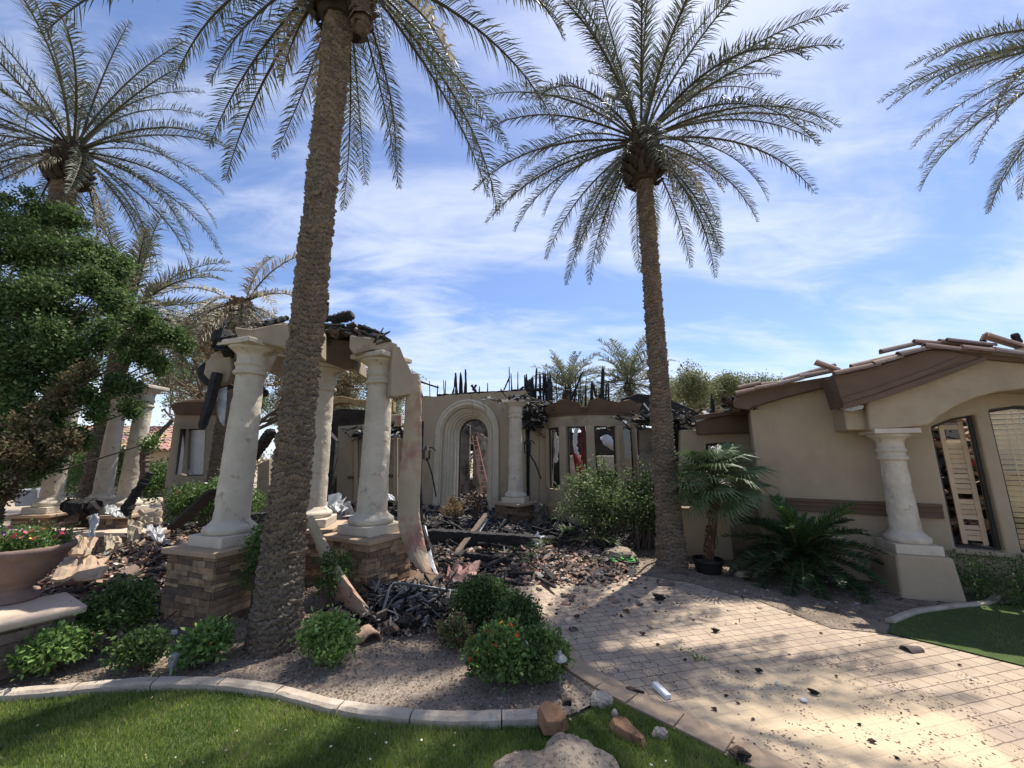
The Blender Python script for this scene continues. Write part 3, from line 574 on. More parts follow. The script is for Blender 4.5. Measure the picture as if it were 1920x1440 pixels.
# stepped stone arch surround (moulded), swept from profile
def arch_sweep(cx, zs, z0, prof, pl, n=40):      # prof: list of (radius, off)
    pts = [(cx, 0)]; vs = []; rows = []
    path = [('l', z0 + (zs - z0) * k / 6) for k in range(6)] + [('a', k / n) for k in range(n + 1)] + [('r', zs - (zs - z0) * k / 6) for k in range(1, 7)]
    for kind, q in path:
        for r, of in prof:
            if kind == 'l': t, z = cx - r, q
            elif kind == 'r': t, z = cx + r, q
            else: th = math.pi * (1 - q); t, z = cx + r * math.cos(th), zs + r * math.sin(th)
            vs.append(pl.w(t, z, of))
    k = len(prof); m_ = len(path); return vs, [(i * k + j, (i + 1) * k + j, (i + 1) * k + j + 1, i * k + j + 1) for i in range(m_ - 1) for j in range(k - 1)]
prof = [(.97, 0), (.97, .05), (.94, .075), (.91, .075), (.895, .05), (.86, .045), (.84, .06), (.81, .06), (.795, .02), (.77, .0), (.755, -.04), (.73, -.05), (.725, -.10), (.70, -.12), (.675, -.12), (.665, -.17), (.64, -.19), (.62, -.19), (.605, -.26), (.58, -.28), (.56, -.28), (.545, -.36), (.52, -.38), (.50, -.38), (.485, -.46), (.46, -.48), (.455, -.62)]
vs, fs = arch_sweep(cxA, zspr, .05, prof, ARC); mb = MB(); mb.add(vs, fs); o = hs_(mb.build('arch_surround', 'stone_arch', house)); 
vs, fs = arch_sweep(cxA, zspr, .05, [(.455, -.60), (.452, -.57), (.425, -.57), (.425, -.66)], ARC); mb = MB(); mb.add(vs, fs); hs_(mb.build('door_frame', 'frame', house))
# broken chunk of the surround at top left (mortar joints)
# interior glimpses behind the arch
IN = Plane((0, 14.5), -10)
awall('interior_wall', 'sooty', IN, [(-2.6, 0), (-2.6, 2.9), (-1.9, 3.05), (-1.65, 2.95), (-1.65, 0)], th=.2)
awall('interior_wall', 'sooty', Plane((0, 15.5), -5), [(-2.4, 0), (-2.4, 3.3), (-1.9, 3.5), (-1.2, 3.3), (-.3, 3.4), (.1, 3.2), (.5, 2.4), (.5, 0)], [[(-1.75, .9), (-1.75, 2.7), (-1.15, 2.7), (-1.15, .9)], [(-.8, .8), (-.8, 2.8), (-.2, 2.6), (-.2, .8)]], th=.2)
awall('interior_wall', 'sooty', Plane((-1.2, 13.2), 60), [(0, 0), (0, 2.6), (.8, 2.4), (.8, 0)], th=.15)
# parapet char line along the wall top
mb = MB(); rr = random.Random(17)
for k in range(130):
    f = rr.random(); t = tl[0] + .6 + (trr[0] - tl[0]) * f * 1.1; p = ARC.w(t, tl[1] + (trr[1] - tl[1]) * f + .03, -.12 + rr.uniform(-.12, .1)); mb.box(p, (rr.uniform(.08, .3), .05, rr.uniform(.02, .06)), rz=R(-15) + rr.gauss(0, .2), col=(.025, .022, .02), jit=.01)
hs_(mb.build('charred_parapet', 'rubble', house))
# charred studs standing above the walls: every one its own part
STUD = [(862, 741, 698, 12.2, .04), (856, 741, 699, 12.2, .06), (871, 741, 712, 12.2, .05), (874, 741, 692, 12.2, .045), (866, 741, 703, 12.2, .05), (835, 738, 713, 12, .02), (851, 740, 708, 12, .02), (806, 740, 714, 12, .02), (833, 740, 712, 12.1, .02), (899, 736, 724, 12, .03), (914, 735, 718, 12, .025),
        (955, 732, 688, 11.6, .022), (971, 735, 697, 11.6, .025), (985, 735, 703, 11.5, .04), (1000, 740, 706, 11.5, .05), (1004, 740, 690, 11.5, .05), (1013, 740, 701, 11.5, .05), (1019, 742, 700, 11.5, .045), (1024, 742, 701, 11.5, .05), (1026, 742, 694, 11.5, .02), (1032, 744, 716, 11.5, .05), (1044, 745, 708, 11.3, .02),
        (1127, 742, 687, 10.8, .035), (1130, 742, 690, 10.8, .05), (1136, 742, 720, 10.8, .035), (1141, 742, 719, 10.8, .04), (1098, 745, 705, 10.8, .02), (1108, 745, 718, 10.8, .035), (1080, 745, 700, 11.2, .02), (1088, 745, 705, 11, .02), (1334, 775, 737, 10, .035), (1339, 778, 748, 10, .05), (607, 606, 600, 6, .02)]
for i, (px, y0, y1, Y, r_) in enumerate(STUD[:-1] + [(960 + (k * 37) % 75, 745, 700 + (k * 53) % 30, 11.4 - .03 * k, .03 + .01 * (k % 4)) for k in range(18)] + [(1070 + (k * 41) % 75, 748, 715 + (k * 29) % 25, 10.9, .02 + .01 * (k % 3)) for k in range(9)]):
    lean = random.Random(i).uniform(-4, 4); pts = [D(px + lean * -.3, y0 + 14, Y), D(px + lean * .6, y1, Y)]; hs_(charred('charred_stud', pts, [r_, r_ * .7], house, seed=i, n=5, sub_=8))
for a, b, r_ in (((792, 744, 11.2), (783, 714, 11.2), .03), ((783, 714, 11.2), (823, 727, 11.2), .03), ((820, 740, 11.2), (821, 722, 11.2), .02), ((945, 731, 11.6), (956, 706, 11.6), .025), ((973, 733, 11.6), (982, 725, 11.6), .04), ((884, 722, 12), (893, 735, 12), .05), ((886, 732, 12), (893, 721, 12), .04), ((1070, 752, 11), (1092, 698, 11), .035), ((1118, 745, 10.8), (1110, 716, 10.8), .04), ((848, 738, 12), (856, 712, 12), .02)):
    hs_(charred('charred_rafter', [D(*a), D(*b)], r_, house, seed=int(a[0]), n=5, sub_=8))
# ---- left portion of the house: ocher arched fragment and tan walls behind the columns
LF = Plane((-4.6, 11.6), 5)
def T(pl, L_): return [pl.tz(a, b) for a, b in L_]
awall('arched_wall_fragment', 'rust', LF, T(LF, [(600, 748), (640, 742), (664, 748), (700, 750), (738, 752), (738, 772), (700, 775), (676, 762), (655, 756), (635, 755), (618, 760), (606, 772), (596, 790), (590, 960), (570, 960), (570, 760)]), th=.35)
awall('pink_wall', 'stucco_pink', LF, T(LF, [(700, 776), (752, 778), (752, 800), (728, 798), (726, 822), (700, 820)]), th=.2, off=.02)
awall('side_wall', 'stucco', LF, T(LF, [(636, 800), (700, 795), (700, 955), (632, 955)]), th=.3, off=.1)
awall('side_wall', 'stucco_old', LF, T(LF, [(700, 822), (756, 820), (760, 955), (700, 955)]), th=.3, off=-.3)
for px in (672, 686, 745): awall('pilaster', 'stucco', LF, T(LF, [(px - 5, 806), (px + 3, 806), (px + 3, 955), (px - 5, 955)]), th=.1, off=.21)
awall('chair_rail', 'brown', LF, T(LF, [(656, 892), (668, 892), (668, 896), (656, 896)]), th=.12, off=.23)
awall('chair_rail', 'brown', LF, T(LF, [(700, 890), (758, 890), (758, 896), (700, 896)]), th=.06, off=-.22)
o = traced('collapsed_ceiling', 'dark', Plane((-4.2, 12.6), 0), [(570, 780), (640, 765), (720, 770), (760, 800), (760, 850), (700, 830), (640, 830), (600, 850), (570, 940)], .4, house, house, bevel=.04)
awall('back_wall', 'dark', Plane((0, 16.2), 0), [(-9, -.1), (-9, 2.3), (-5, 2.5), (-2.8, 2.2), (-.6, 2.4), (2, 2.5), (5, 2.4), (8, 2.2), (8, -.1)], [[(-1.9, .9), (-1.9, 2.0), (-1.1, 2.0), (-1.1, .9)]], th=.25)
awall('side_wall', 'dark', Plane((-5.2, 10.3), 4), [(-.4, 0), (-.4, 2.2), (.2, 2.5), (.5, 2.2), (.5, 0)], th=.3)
awall('side_wall', 'stucco_old', Plane((-4.9, 10.2), 4), T(Plane((-4.9, 10.2), 4), [(483, 870), (505, 860), (503, 960), (478, 960)]), th=.2)
# ---- bay window
BY = Vector((2.15, 10.9)); RB = 1.28
def bay(deg, r=RB): return Vector((BY.x + r * math.sin(R(deg)), BY.y - r * math.cos(R(deg)), 0))
angs = [-76, -42, -9, 27, 60, 86]
def arc_band(z0, z1, r0, r1, a0=-85, a1=62, n=30, cut=None):
    vs = []; 
    for i in range(n + 1):
        a = a0 + (a1 - a0) * i / n; zt = z1 + (cut(a) if cut else 0)
        for r, z in ((r0, z0), (r1, zt), (r1 - .12, zt), (r0 - .12, z0)): p = bay(a, r); vs.append((p.x, p.y, z))
    f = [(i * 4 + j, (i + 1) * 4 + j, (i + 1) * 4 + (j + 1) % 4, i * 4 + (j + 1) % 4) for i in range(n) for j in range(4)] + [(3, 2, 1, 0), (n * 4, n * 4 + 1, n * 4 + 2, n * 4 + 3)]
    mb = MB(); mb.add(vs, f); return mb
hs_(arc_band(-.1, .95, RB, RB, -88, 85).build('bay_wall', 'stucco', house))
hs_(arc_band(2.52, 2.80, RB, RB).build('bay_lintel', 'stucco_old', house))
hs_(arc_band(2.80, 2.86, RB + .05, RB + .06).build('bay_cornice', 'brown', house))
rj2 = random.Random(6)
hs_(arc_band(2.86, 3.2, RB + .09, RB + .22, n=60, cut=lambda a: -.10 * abs(math.sin(a * .09)) * (rj2.random() * .5 + .6) - (.16 if -18 < a < -10 else 0) - .25 * max(0, (-50 - a) / 35)).build('bay_cornice', 'brown', house))
for a in angs[:5]:
    mb = MB(); p = bay(a, RB - .06); mb.box((0, 0, 0), (.21 if a != -75 else .32, .19, 1.62), rz=R(a)); o = mb.build('bay_pillar', 'stucco', house, bevel=.04); o.location = (p.x, p.y, 1.735); hs_(o)
for a0, a1 in zip(angs[:-1], angs[1:]):
    fr = MB(); A, B = bay(a0 + 6.2, RB - .09), bay(a1 - 6.2, RB - .09)
    if a0 < 20:
        for q in (A, B): fr.box((q.x, q.y, 1.735), (.03, .04, 1.56), rz=R((a0 + a1) / 2))
        for z in (.97, 2.5): c = (A + B) / 2; fr.box((c.x, c.y, z), ((B - A).length, .04, .03), rz=R((a0 + a1) / 2))
        f_ = hs_(fr.build('bay_window', 'frame', house))
        gm = MB(); c = (A + B) / 2
        if a0 in (-10,): gm.box((c.x, c.y, 1.25), ((B - A).length * .9, .006, .5), rz=R((a0 + a1) / 2)); gm.build('pane', 'glass', f_)
# glazed right hand side of the bay
A, B = bay(33, RB - .05), bay(56, RB - .05); gm = MB(); c = (A + B) / 2; gm.box((c.x, c.y, 1.75), ((B - A).length, .008, 1.5), rz=R(44)); hs_(gm.build('pane', 'glass', house))
# things inside the bay
awall('fireplace_mantel', 'stone', Plane((2.1, 13.2), 0), [(-.2, .2), (-.2, 1.62), (-.4, 1.66), (-.4, 1.8), (2.2, 1.8), (2.2, 1.66), (2.0, 1.62), (2.0, .2), (1.6, .2), (1.6, 1.3), (.25, 1.3), (.25, .2)], th=.35)
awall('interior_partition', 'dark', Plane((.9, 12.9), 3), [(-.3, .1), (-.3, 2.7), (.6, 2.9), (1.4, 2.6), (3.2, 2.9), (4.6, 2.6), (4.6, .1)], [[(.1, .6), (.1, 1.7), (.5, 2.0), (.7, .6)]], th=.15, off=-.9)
tag(ribbon('red_curtain', 'red', [D(1078, 850, 11.3), D(1084, 866, 11.2), D(1088, 884, 11.1)], [.06, .11, .12], (1, 0, 0), seed=22), 'red cloth slumped over the sill inside the left bay window', 'curtain')
tag(ribbon('red_curtain', 'red', [D(1093, 800, 12.2), D(1094, 850, 12.2), D(1092, 910, 12.2)], [.05, .06, .07], (1, 0, 0), seed=23), 'dark red curtain hanging behind the second bay pillar', 'curtain')
tag(ribbon('white_curtain', 'white', [D(1082, 800, 11.8), D(1078, 830, 11.8), D(1084, 862, 11.8)], [.03, .06, .04], (1, 0, 0), seed=24, jag=.04), 'shredded white curtain hanging inside the left bay window', 'curtain')
tag(ribbon('white_curtain', 'white', [D(1040, 810, 11.2), D(1045, 835, 11.2), D(1042, 868, 11.2)], [.04, .07, .03], (1, 0, 0), seed=25, jag=.04), 'torn pale curtain hanging left of the first bay pillar', 'curtain')
tag(ribbon('insulation_blanket', 'white', [D(1135, 815, 12.4), D(1145, 830, 12.3), D(1160, 845, 12.3)], [.14, .2, .1], (1, 0, .2), seed=26, jag=.05, curl=.1), 'grey insulation heap on the mantel seen through the right bay window', 'insulation')
# roof wreckage left of the bay and right of it
def wreck(name, cx, cy, cz, sx, sy, sz, n, seed, parent=house, pal=None, smax=.14):
    rr = random.Random(seed); mb = MB(); pal = pal or [(.02, .02, .02), (.03, .03, .03), (.06, .06, .065), (.35, .35, .36), (.10, .09, .085), (.2, .16, .12), (.015, .015, .015)]
    for i in range(n):
        s_ = rr.uniform(.03, smax); M = Matrix.Rotation(rr.uniform(0, 6), 3, 'Z') @ Matrix.Rotation(rr.gauss(0, .6), 3, 'X') @ Matrix.Rotation(rr.gauss(0, .5), 3, 'Y'); q = rr.choice(((2.2, .7, .15), (1, 1, .1), (4, .25, .2)))
        mb.box((rr.gauss(cx, sx), rr.gauss(cy, sy), rr.gauss(cz, sz)), (s_ * q[0], s_ * q[1], s_ * q[2]), M=M, col=rr.choice(pal), jit=.015)
    o = mb.build(name, 'rubble', parent); o['kind'] = 'stuff'; return hs_(o) if parent is house else o
wreck('roof_wreckage', .72, 10.6, 3.05, .34, .3, .10, 320, 41)
wreck('roof_wreckage', .62, 10.4, 2.78, .16, .2, .16, 200, 42)
wreck('roof_wreckage', 3.6, 10.6, 2.75, .55, .4, .07, 320, 43)
wreck('roof_wreckage', .08, 9.75, 3.2, .22, .2, .04, 90, 44)
wreck('roof_wreckage', 3.4, 8.6, 2.58, .40, .25, .07, 300, 45)
wreck('roof_wreckage', -3.9, 11.2, 2.45, .5, .2, .12, 160, 46)
# dark burned wall between the arch wall and the bay, pilasters
M1 = Plane((.55, 10.75), -10)
awall('scorched_wall', 'sooty', M1, T(M1, [(942, 735), (1000, 745), (1030, 760), (1040, 800), (1034, 960), (940, 950)]), [T(M1, [(988, 870), (1003, 870), (1003, 940), (988, 940)])], th=.25)
for px, ww, mt in ((958, 8, 'stucco_old'), (1003, 9, 'stucco'), (1022, 10, 'stucco'), (944, 5, 'char'), (990, 5, 'char'), (1012, 4, 'char')): awall('pilaster', mt, M1, T(M1, [(px - ww, 790), (px + ww, 790), (px + ww, 955), (px - ww, 955)]), th=.14, off=.142 if mt != 'char' else .12, bevel=.03)
# dark roof slope behind bay with burnt brush colour
awall('roof_remnant', 'char', Plane((3.2, 12.2), -4), T(Plane((3.2, 12.2), -4), [(1145, 775), (1165, 748), (1195, 738), (1240, 742), (1300, 768), (1330, 785), (1330, 800), (1150, 790)]), th=.5)
# ---- recessed right part between bay and wing
M2 = Plane((2.9, 9.3), -12)
awall('scorched_wall', 'sooty', M2, T(M2, [(1200, 800), (1262, 806), (1262, 990), (1200, 990)]), th=.25)
awall('scorched_wall', 'char', M2, T(M2, [(1258, 796), (1300, 800), (1300, 1000), (1258, 1000)]), th=.2, off=-.2)
M3 = Plane((3.05, 8.15), -14)
awall('recessed_wall', 'stucco', M3, T(M3, [(1276, 806), (1312, 806), (1420, 800), (1436, 1060), (1276, 1040)]), [T(M3, [(1324, 832), (1375, 829), (1378, 930), (1328, 930)])[::-1]], th=.25)
awall('recessed_cornice', 'brown', M3, T(M3, [(1302, 790), (1412, 775), (1414, 812), (1306, 815)]), th=.2, off=.2, bevel=.01)
awall('recessed_cornice', 'brown', M3, T(M3, [(1300, 781), (1412, 766), (1412, 774), (1300, 789)]), th=.26, off=.27, bevel=.01)
f_ = hs_(traced('side_window', 'frame', M3, [(1324, 832), (1375, 829), (1378, 930), (1328, 930)], .05, house, None, off=-.1, holes=[[(1328, 836), (1372, 833), (1374, 926), (1331, 926)][::-1]], bevel=0))
mb = MB(); mb.wall(M3, T(M3, [(1328, 836), (1372, 833), (1374, 926), (1331, 926)]), off=-.12, th=.006); o = mb.build('pane', 'glass', f_); 
tag(traced('fallen_flashing', 'tin', Plane((3.1, 7.9), -14), [(1304, 786), (1330, 777), (1372, 770), (1370, 775), (1330, 784), (1306, 792)], .02, None), 'strip of bright torn metal on the roof edge over the recessed window', 'flashing')
BX = thing('utility_box', 'low tan stucco utility wall behind the potted fan palm', 'utility box', (3.5, 7.35, 0))
mb = MB(); mb.box((0, 0, .42), (.8, .35, .86), rz=R(-18)); mb.build('box_body', 'stucco', BX, bevel=.02)
mb = MB(); mb.box((.17, -.215, .38), (.34, .02, .62), rz=R(-18)); mb.build('door_panel', 'stucco_old', BX, bevel=.004)
# ================================================================ RIGHT WING
wing = thing('garage_wing', 'tan stucco wing with tiled gable, brown band and arched window behind a round column', 'building', (4.06, 6.53, 0))
def ws(o): return sub(o, wing)
WP = Plane((4.06, 6.53), -29.8)
def wwall(name, m, pl, outer, holes=(), off=0, th=.25, bevel=.02, parent=wing): mb = MB(); mb.wall(pl, outer, holes, off, th); return ws(mb.build(name, m, parent, bevel=bevel))
tA = 0; zs_ = .58
win1 = T(WP, [(1751, 799), (1790, 786), (1835, 777), (1877, 1032), (1787, 1030)]); win2 = T(WP, [(1866, 772), (1920, 770), (1990, 775), (2050, 790), (2080, 1060), (1905, 1036)])
w1l, w1r = (win1[0][0] + win1[4][0]) / 2, (win1[2][0] + win1[3][0]) / 2; w2l = (win2[0][0] + win2[5][0]) / 2; w2r = w2l + (w1r - w1l) * 1.2
zh1, zh2 = win1[0][1], win1[2][1]; zb = (win1[3][1] + win1[4][1]) / 2
print('win', w1l, w1r, w2l, w2r, zh1, zh2, zb, win2)
h1 = [(w1l, zb), (w1l, zh1), ((w1l + w1r) / 2, (zh1 + zh2) / 2 + .03), (w1r, zh2), (w1r, zb)]; zh3 = zh2 + .06
h2 = [(w2l, zb), (w2l, zh3), ((w2l + w2r) / 2, zh3 + .04), (w2r, zh3), (w2r, zb)]
eL = WP.tz(1408, 765)[1]; eR = WP.tz(1552, 728); print('eaves', eL, eR)
wwall('front_wall', 'stucco', WP, [(0, -.1), (0, eL + .08), WP.tz(1440, 744), WP.tz(1480, 730), WP.tz(1560, 704), (1.4, 3.05), (6.8, 3.05), (6.8, -.1)], [h1, h2], th=.28, bevel=.03)
mb = MB(); c = WP.w(0, 1.2, -.28) ; 
SW = Plane((4.06, 6.53), 60.2)
mb = MB(); mb.box((4.06 + .497 * 2.3 + .868 * .14, 6.53 + .868 * 2.3 - .497 * .14, 1.24), (.28, 4.0, 2.68), rz=R(-29.8)); ws(mb.build('side_wall', 'stucco', wing, bevel=.03))
mb = MB(); mb.box((4.06 + .497 * 2.3 - .868 * .14, 6.53 + .868 * 2.3 + .497 * .14, 2.66), (.34, 4.5, .2), rz=R(-29.8)); ws(mb.build('side_eave', 'brown', wing, bevel=.01))
# brown band
bz = WP.tz(1600, 950)[1]
for z0, z1, of in ((bz - .09, bz + .075, .035), (bz + .045, bz + .09, .055), (bz - .10, bz - .075, .05), (bz - .02, bz + .005, .05)):
    wwall('brown_band', 'brown', WP, [(.35, z0), (.35, z1), (w1l - .06, z1), (w1l - .06, z0)], off=of, th=of - .003, bevel=.006)
# windows
def window(hole, nm, kind):
    a, b = hole[0][0], hole[-1][0]; z0 = hole[0][1]; zt = max(q[1] for q in hole)
    inn = [(q[0] + (.035 if q[0] == a else -.035 if q[0] == b else 0), q[1] + (.03 if q[1] == z0 else -.035)) for q in hole]
    f = wwall('window', 'frame', WP, hole, [inn[::-1]], off=-.09, th=.05, bevel=0)
    if kind == 2:
        mb = MB(); mb.wall(WP, inn, off=-.115, th=.005); mb.build('pane', 'glass', f)
        mb = MB(); z = z0 + .04
        while z < zt - .05: c = WP.w((a + b) / 2, z, -.21); mb.box(c, (b - a - .08, .075, .005), M=Matrix.Rotation(R(-29.8), 3, 'Z') @ Matrix.Rotation(R(-50 + 8 * math.sin(z * 9)), 3, 'X')); z += .068
        for t in (a + .2, (a + b) / 2, b - .2): c = WP.w(t, (z0 + zt) / 2, -.18); mb.box(c, (.012, .004, zt - z0 - .1), rz=R(-29.8))
        mb.build('blind', 'blind', f)
    else:
        sx0 = a + (b - a) * .36; sx1 = b - .09
        mb = MB()
        for t in (sx0, sx1): c = WP.w(t, (z0 + zt) / 2 - .02, -.2); mb.box(c, (.05, .03, zt - z0 - .12), rz=R(-29.8))
        z = z0 + .05; rr = random.Random(3)
        while z < zt - .16:
            z += .068
            if rr.random() < .22: continue
            c = WP.w((sx0 + sx1) / 2, z, -.2); mb.box(c, (sx1 - sx0 - .04, .012, .062), M=Matrix.Rotation(R(-29.8), 3, 'Z') @ Matrix.Rotation(R(rr.uniform(-35, 20)), 3, 'X'))
        mb.build('shutter', 'shutter', f)
    return f
window(h1, 'w', 1); window(h2, 'w', 2)
for hh in (h1, h2): wwall('sill', 'stucco', WP, [(hh[0][0] - .03, zb - .06), (hh[0][0] - .03, zb - .003), (hh[-1][0] + .03, zb - .003), (hh[-1][0] + .03, zb - .06)], off=.05, th=.1, bevel=.012)
# burned things inside the wing
rr = random.Random(77); mb = MB()
for i in range(420):
    t = rr.uniform(w1l - .3, w2l + .2); z = rr.uniform(.1, 2.3); c = WP.w(t, z, -.45 - rr.random() * 1.1 - (2.3 - z) * -.1); s_ = rr.uniform(.04, .16)
    mb.box(c, (s_ * 3, s_, s_ * .3), M=Matrix.Rotation(rr.gauss(-.5, .5), 3, 'Z') @ Matrix.Rotation(rr.gauss(0, .35), 3, 'Y') @ Matrix.Rotation(rr.gauss(0, .5), 3, 'X'), col=rr.choice([(.03, .03, .03), (.02, .02, .02), (.42, .28, .20), (.55, .52, .47), (.35, .07, .05), (.12, .10, .09), (.3, .2, .14), (.05, .06, .07)]), jit=.015)
o = mb.build('collapsed_contents', 'rubble', wing); o['kind'] = 'stuff'; ws(o)
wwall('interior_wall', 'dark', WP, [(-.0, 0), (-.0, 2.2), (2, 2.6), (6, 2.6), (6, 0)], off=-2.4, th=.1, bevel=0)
# portico of the wing: pier, column, beam with arch, gable
pcx, pcy = 5.30, 5.45
FP = Plane((pcx, pcy), -22)
mb = MB(); hB, hT = .325, .29; z0, z1 = -.03, .52; rz = R(-18); M = Matrix.Rotation(rz, 3, 'Z')
mb.add([M @ Vector((x, y, z)) for x, y, z in [(-hB, -hB, z0), (hB, -hB, z0), (hB, hB, z0), (-hB, hB, z0), (-hT, -hT, z1), (hT, -hT, z1), (hT, hT, z1), (-hT, hT, z1)]], [(3, 2, 1, 0), (4, 5, 6, 7), (0, 1, 5, 4), (1, 2, 6, 5), (2, 3, 7, 6), (3, 0, 4, 7)])
o = mb.build('pier', 'stucco', wing, bevel=.035); o.location = (pcx, pcy, 0); ws(o)
ws(column(wing, pcx, pcy, .52, 2.14, 61, R(-20), None, .78))
def fwall(name, m, px, off, th, bevel=.02, pl=FP): mb = MB(); mb.wall(pl, [pl.tz(a, b, off) for a, b in px], off=off, th=th); return ws(mb.build(name, m, wing, bevel=bevel))
fwall('arched_beam', 'stucco', [(1622, 742), (1631, 808), (1742, 798), (1765, 779), (1795, 761), (1830, 746), (1870, 735), (1920, 729), (1980, 732), (2040, 745), (2100, 775), (2140, 800), (2200, 800), (2200, 735), (2050, 660), (1960, 640), (1845, 668)], .24, .46, .035)
# return of the beam back to the wall
pr_ = FP.tz(1629, 780, .24); wq = FP.w(pr_[0] + .18, 0, -.1)
mb = MB(); mb.box((wq.x - .09, wq.y + .35, 2.35), (.34, 1.0, .44), rz=R(-24)); ws(mb.build('beam_return', 'stucco', wing, bevel=.03))
fwall('gable_cornice', 'brown', [(1582, 762), (1640, 746), (1740, 712), (1850, 672), (1780, 658), (1735, 657), (1690, 672), (1640, 688), (1590, 700), (1563, 704)], .36, .5, .01)
fwall('gable_moulding', 'brown', [(1580, 768), (1640, 752), (1740, 718), (1850, 676), (1850, 668), (1740, 706), (1640, 740), (1582, 757)], .385, .02, .004)
fwall('gable_moulding', 'brown', [(1582, 757), (1640, 739), (1740, 702), (1815, 672), (1800, 668), (1740, 692), (1640, 728), (1578, 746)], .375, .012, .004)
wwall('eave_cornice', 'brown', WP, [WP.tz(a, b, .22) for a, b in [(1404, 768), (1412, 762), (1480, 742), (1560, 722), (1566, 704), (1480, 718), (1400, 736), (1374, 752), (1376, 764)]], off=.22, th=.24, bevel=.01)
fwall('roof_slab', 'brown', [(1563, 702), (1735, 652), (1925, 668), (2200, 700), (2200, 712), (1925, 680), (1735, 662), (1563, 712)], .30, .5, 0)
# barrel tiles along the edges
tint = [(.23, .16, .13), (.26, .185, .15), (.19, .145, .13), (.29, .21, .17), (.25, .21, .19)]
def barrel_row(name, pl, line, off, r, L_, seed, jit=.02, par=wing):
    rr = random.Random(seed); pts = [pl.w(*pl.tz(a, b, off), off) for a, b in line]; mb = MB()
    d = []; 
    for p, q in zip(pts[:-1], pts[1:]):
        n = max(1, round((q - p).length / L_))
        for i in range(n):
            a = p.lerp(q, i / n); b = p.lerp(q, (i + 1.12) / n); a.z += .012; half(mb, a, b, r * rr.uniform(.92, 1.06), r * .8, pl.n, rr.choice(tint), rr, jit)
    o = mb.build(name, 'tile', par, smooth=False); o['kind'] = 'stuff'; return ws(o) if par is wing else o
def half(mb, a, b, r0, r1, side, col, rr, jit=.02, n=8, th=.014, up=None):
    ax = (b - a).normalized(); a = a + Vector([rr.uniform(-jit, jit) * .5 for _ in range(3)]); b = b + Vector([rr.uniform(-jit, jit) for _ in range(3)])
    s_ = (side - ax * side.dot(ax)).normalized(); u = ax.cross(s_); u = u if u.z > 0 else -u; V = []
    for p, r in ((a, r0), (b, r1)):
        for lay in (0, th):
            for k in range(n + 1): t = math.pi * k / n; V.append(p + s_ * math.cos(t) * (r - lay) + u * math.sin(t) * (r - lay))
    m = n + 1; f = []
    for k in range(n): f += [(k, k + 1, 2 * m + k + 1, 2 * m + k), (m + k + 1, m + k, 3 * m + k, 3 * m + k + 1), (k + 1, k, m + k, m + k + 1), (2 * m + k, 2 * m + k + 1, 3 * m + k + 1, 3 * m + k)]
    f += [(0, 2 * m, 3 * m, m), (n, m + n, 3 * m + n, 2 * m + n)]; mb.add(V, f, col)
barrel_row('edge_tiles', FP, [(1566, 706), (1640, 686), (1735, 656)], .38, .075, .36, 1)
barrel_row('edge_tiles', FP, [(1732, 654), (1800, 658), (1860, 664), (1925, 672), (2100, 690)], .38, .075, .36, 2)
barrel_row('edge_tiles', FP, [(1655, 664), (1715, 650)], .1, .07, .36, 3)
barrel_row('edge_tiles', FP, [(1712, 645), (1760, 646), (1840, 652)], .15, .07, .4, 4)
barrel_row('edge_tiles', FP, [(1775, 643), (1850, 650)], .25, .06, .5, 5)
barrel_row('edge_tiles', WP, [(1380, 741), (1460, 725), (1500, 712), (1560, 700)], .30, .07, .36, 6, .03)
barrel_row('edge_tiles', WP, [(1385, 733), (1470, 716), (1550, 694)], .1, .07, .4, 7, .04)
barrel_row('edge_tiles', FP, [(1600, 690), (1680, 668)], .2, .07, .4, 8, .04)
rr = random.Random(2)
for px, py, qx, qy, lab in ((1528, 682, 1572, 697, 'loose roof tile tipped up on the eave left of the gable'), (1846, 632, 1925, 656, 'salmon roof tile lying askew on the ridge at the right')):
    mb = MB(); a, b = FP.w(*FP.tz(px, py, .2), .2), FP.w(*FP.tz(qx, qy, .2), .2); half(mb, a, b, .07, .06, FP.n, (.34, .24, .19), rr, 0); tag(mb.build('roof_tile', 'tile'), lab, 'roof tile')
tag(charred('charred_stub', [FP.w(*FP.tz(1842, 640, .1), .1), FP.w(*FP.tz(1850, 627, .1), .1), FP.w(*FP.tz(1880, 640, .1), .1), FP.w(*FP.tz(1905, 648, .1), .1)], .035, seed=3), 'curled charred stick under the salmon tile on the right roof', 'charred timber')
tag(charred('charred_stub', [FP.w(*FP.tz(1912, 655, .1), .1), FP.w(*FP.tz(1902, 625, .1), .1)], .045, seed=5), 'upright black stub at the right edge of the roof', 'charred timber')
rr = random.Random(12); mb = MB()
for i in range(90):
    p = WP.w(*WP.tz(1355 + rr.random() * 60, 742 + rr.random() * 26, .1), .1 - rr.random() * .3); s_ = rr.uniform(.03, .1); mb.box(p, (s_ * 2, s_, s_ * .25), M=Matrix.Rotation(rr.uniform(0, 6), 3, 'Z') @ Matrix.Rotation(rr.gauss(0, .6), 3, 'X'), col=rr.choice([(.02, .02, .02), (.04, .04, .04), (.3, .3, .3), (.15, .1, .08)]), jit=.01)
o = mb.build('burned_eave', 'rubble', wing); o['kind'] = 'stuff'; ws(o)
tag(traced('torn_flashing', 'tin', FP, [(1578, 765), (1600, 760), (1620, 760), (1618, 766), (1596, 771), (1584, 769)], .05, None, None, off=.3, bevel=0), 'small torn piece of white metal under the gable corner', 'flashing')
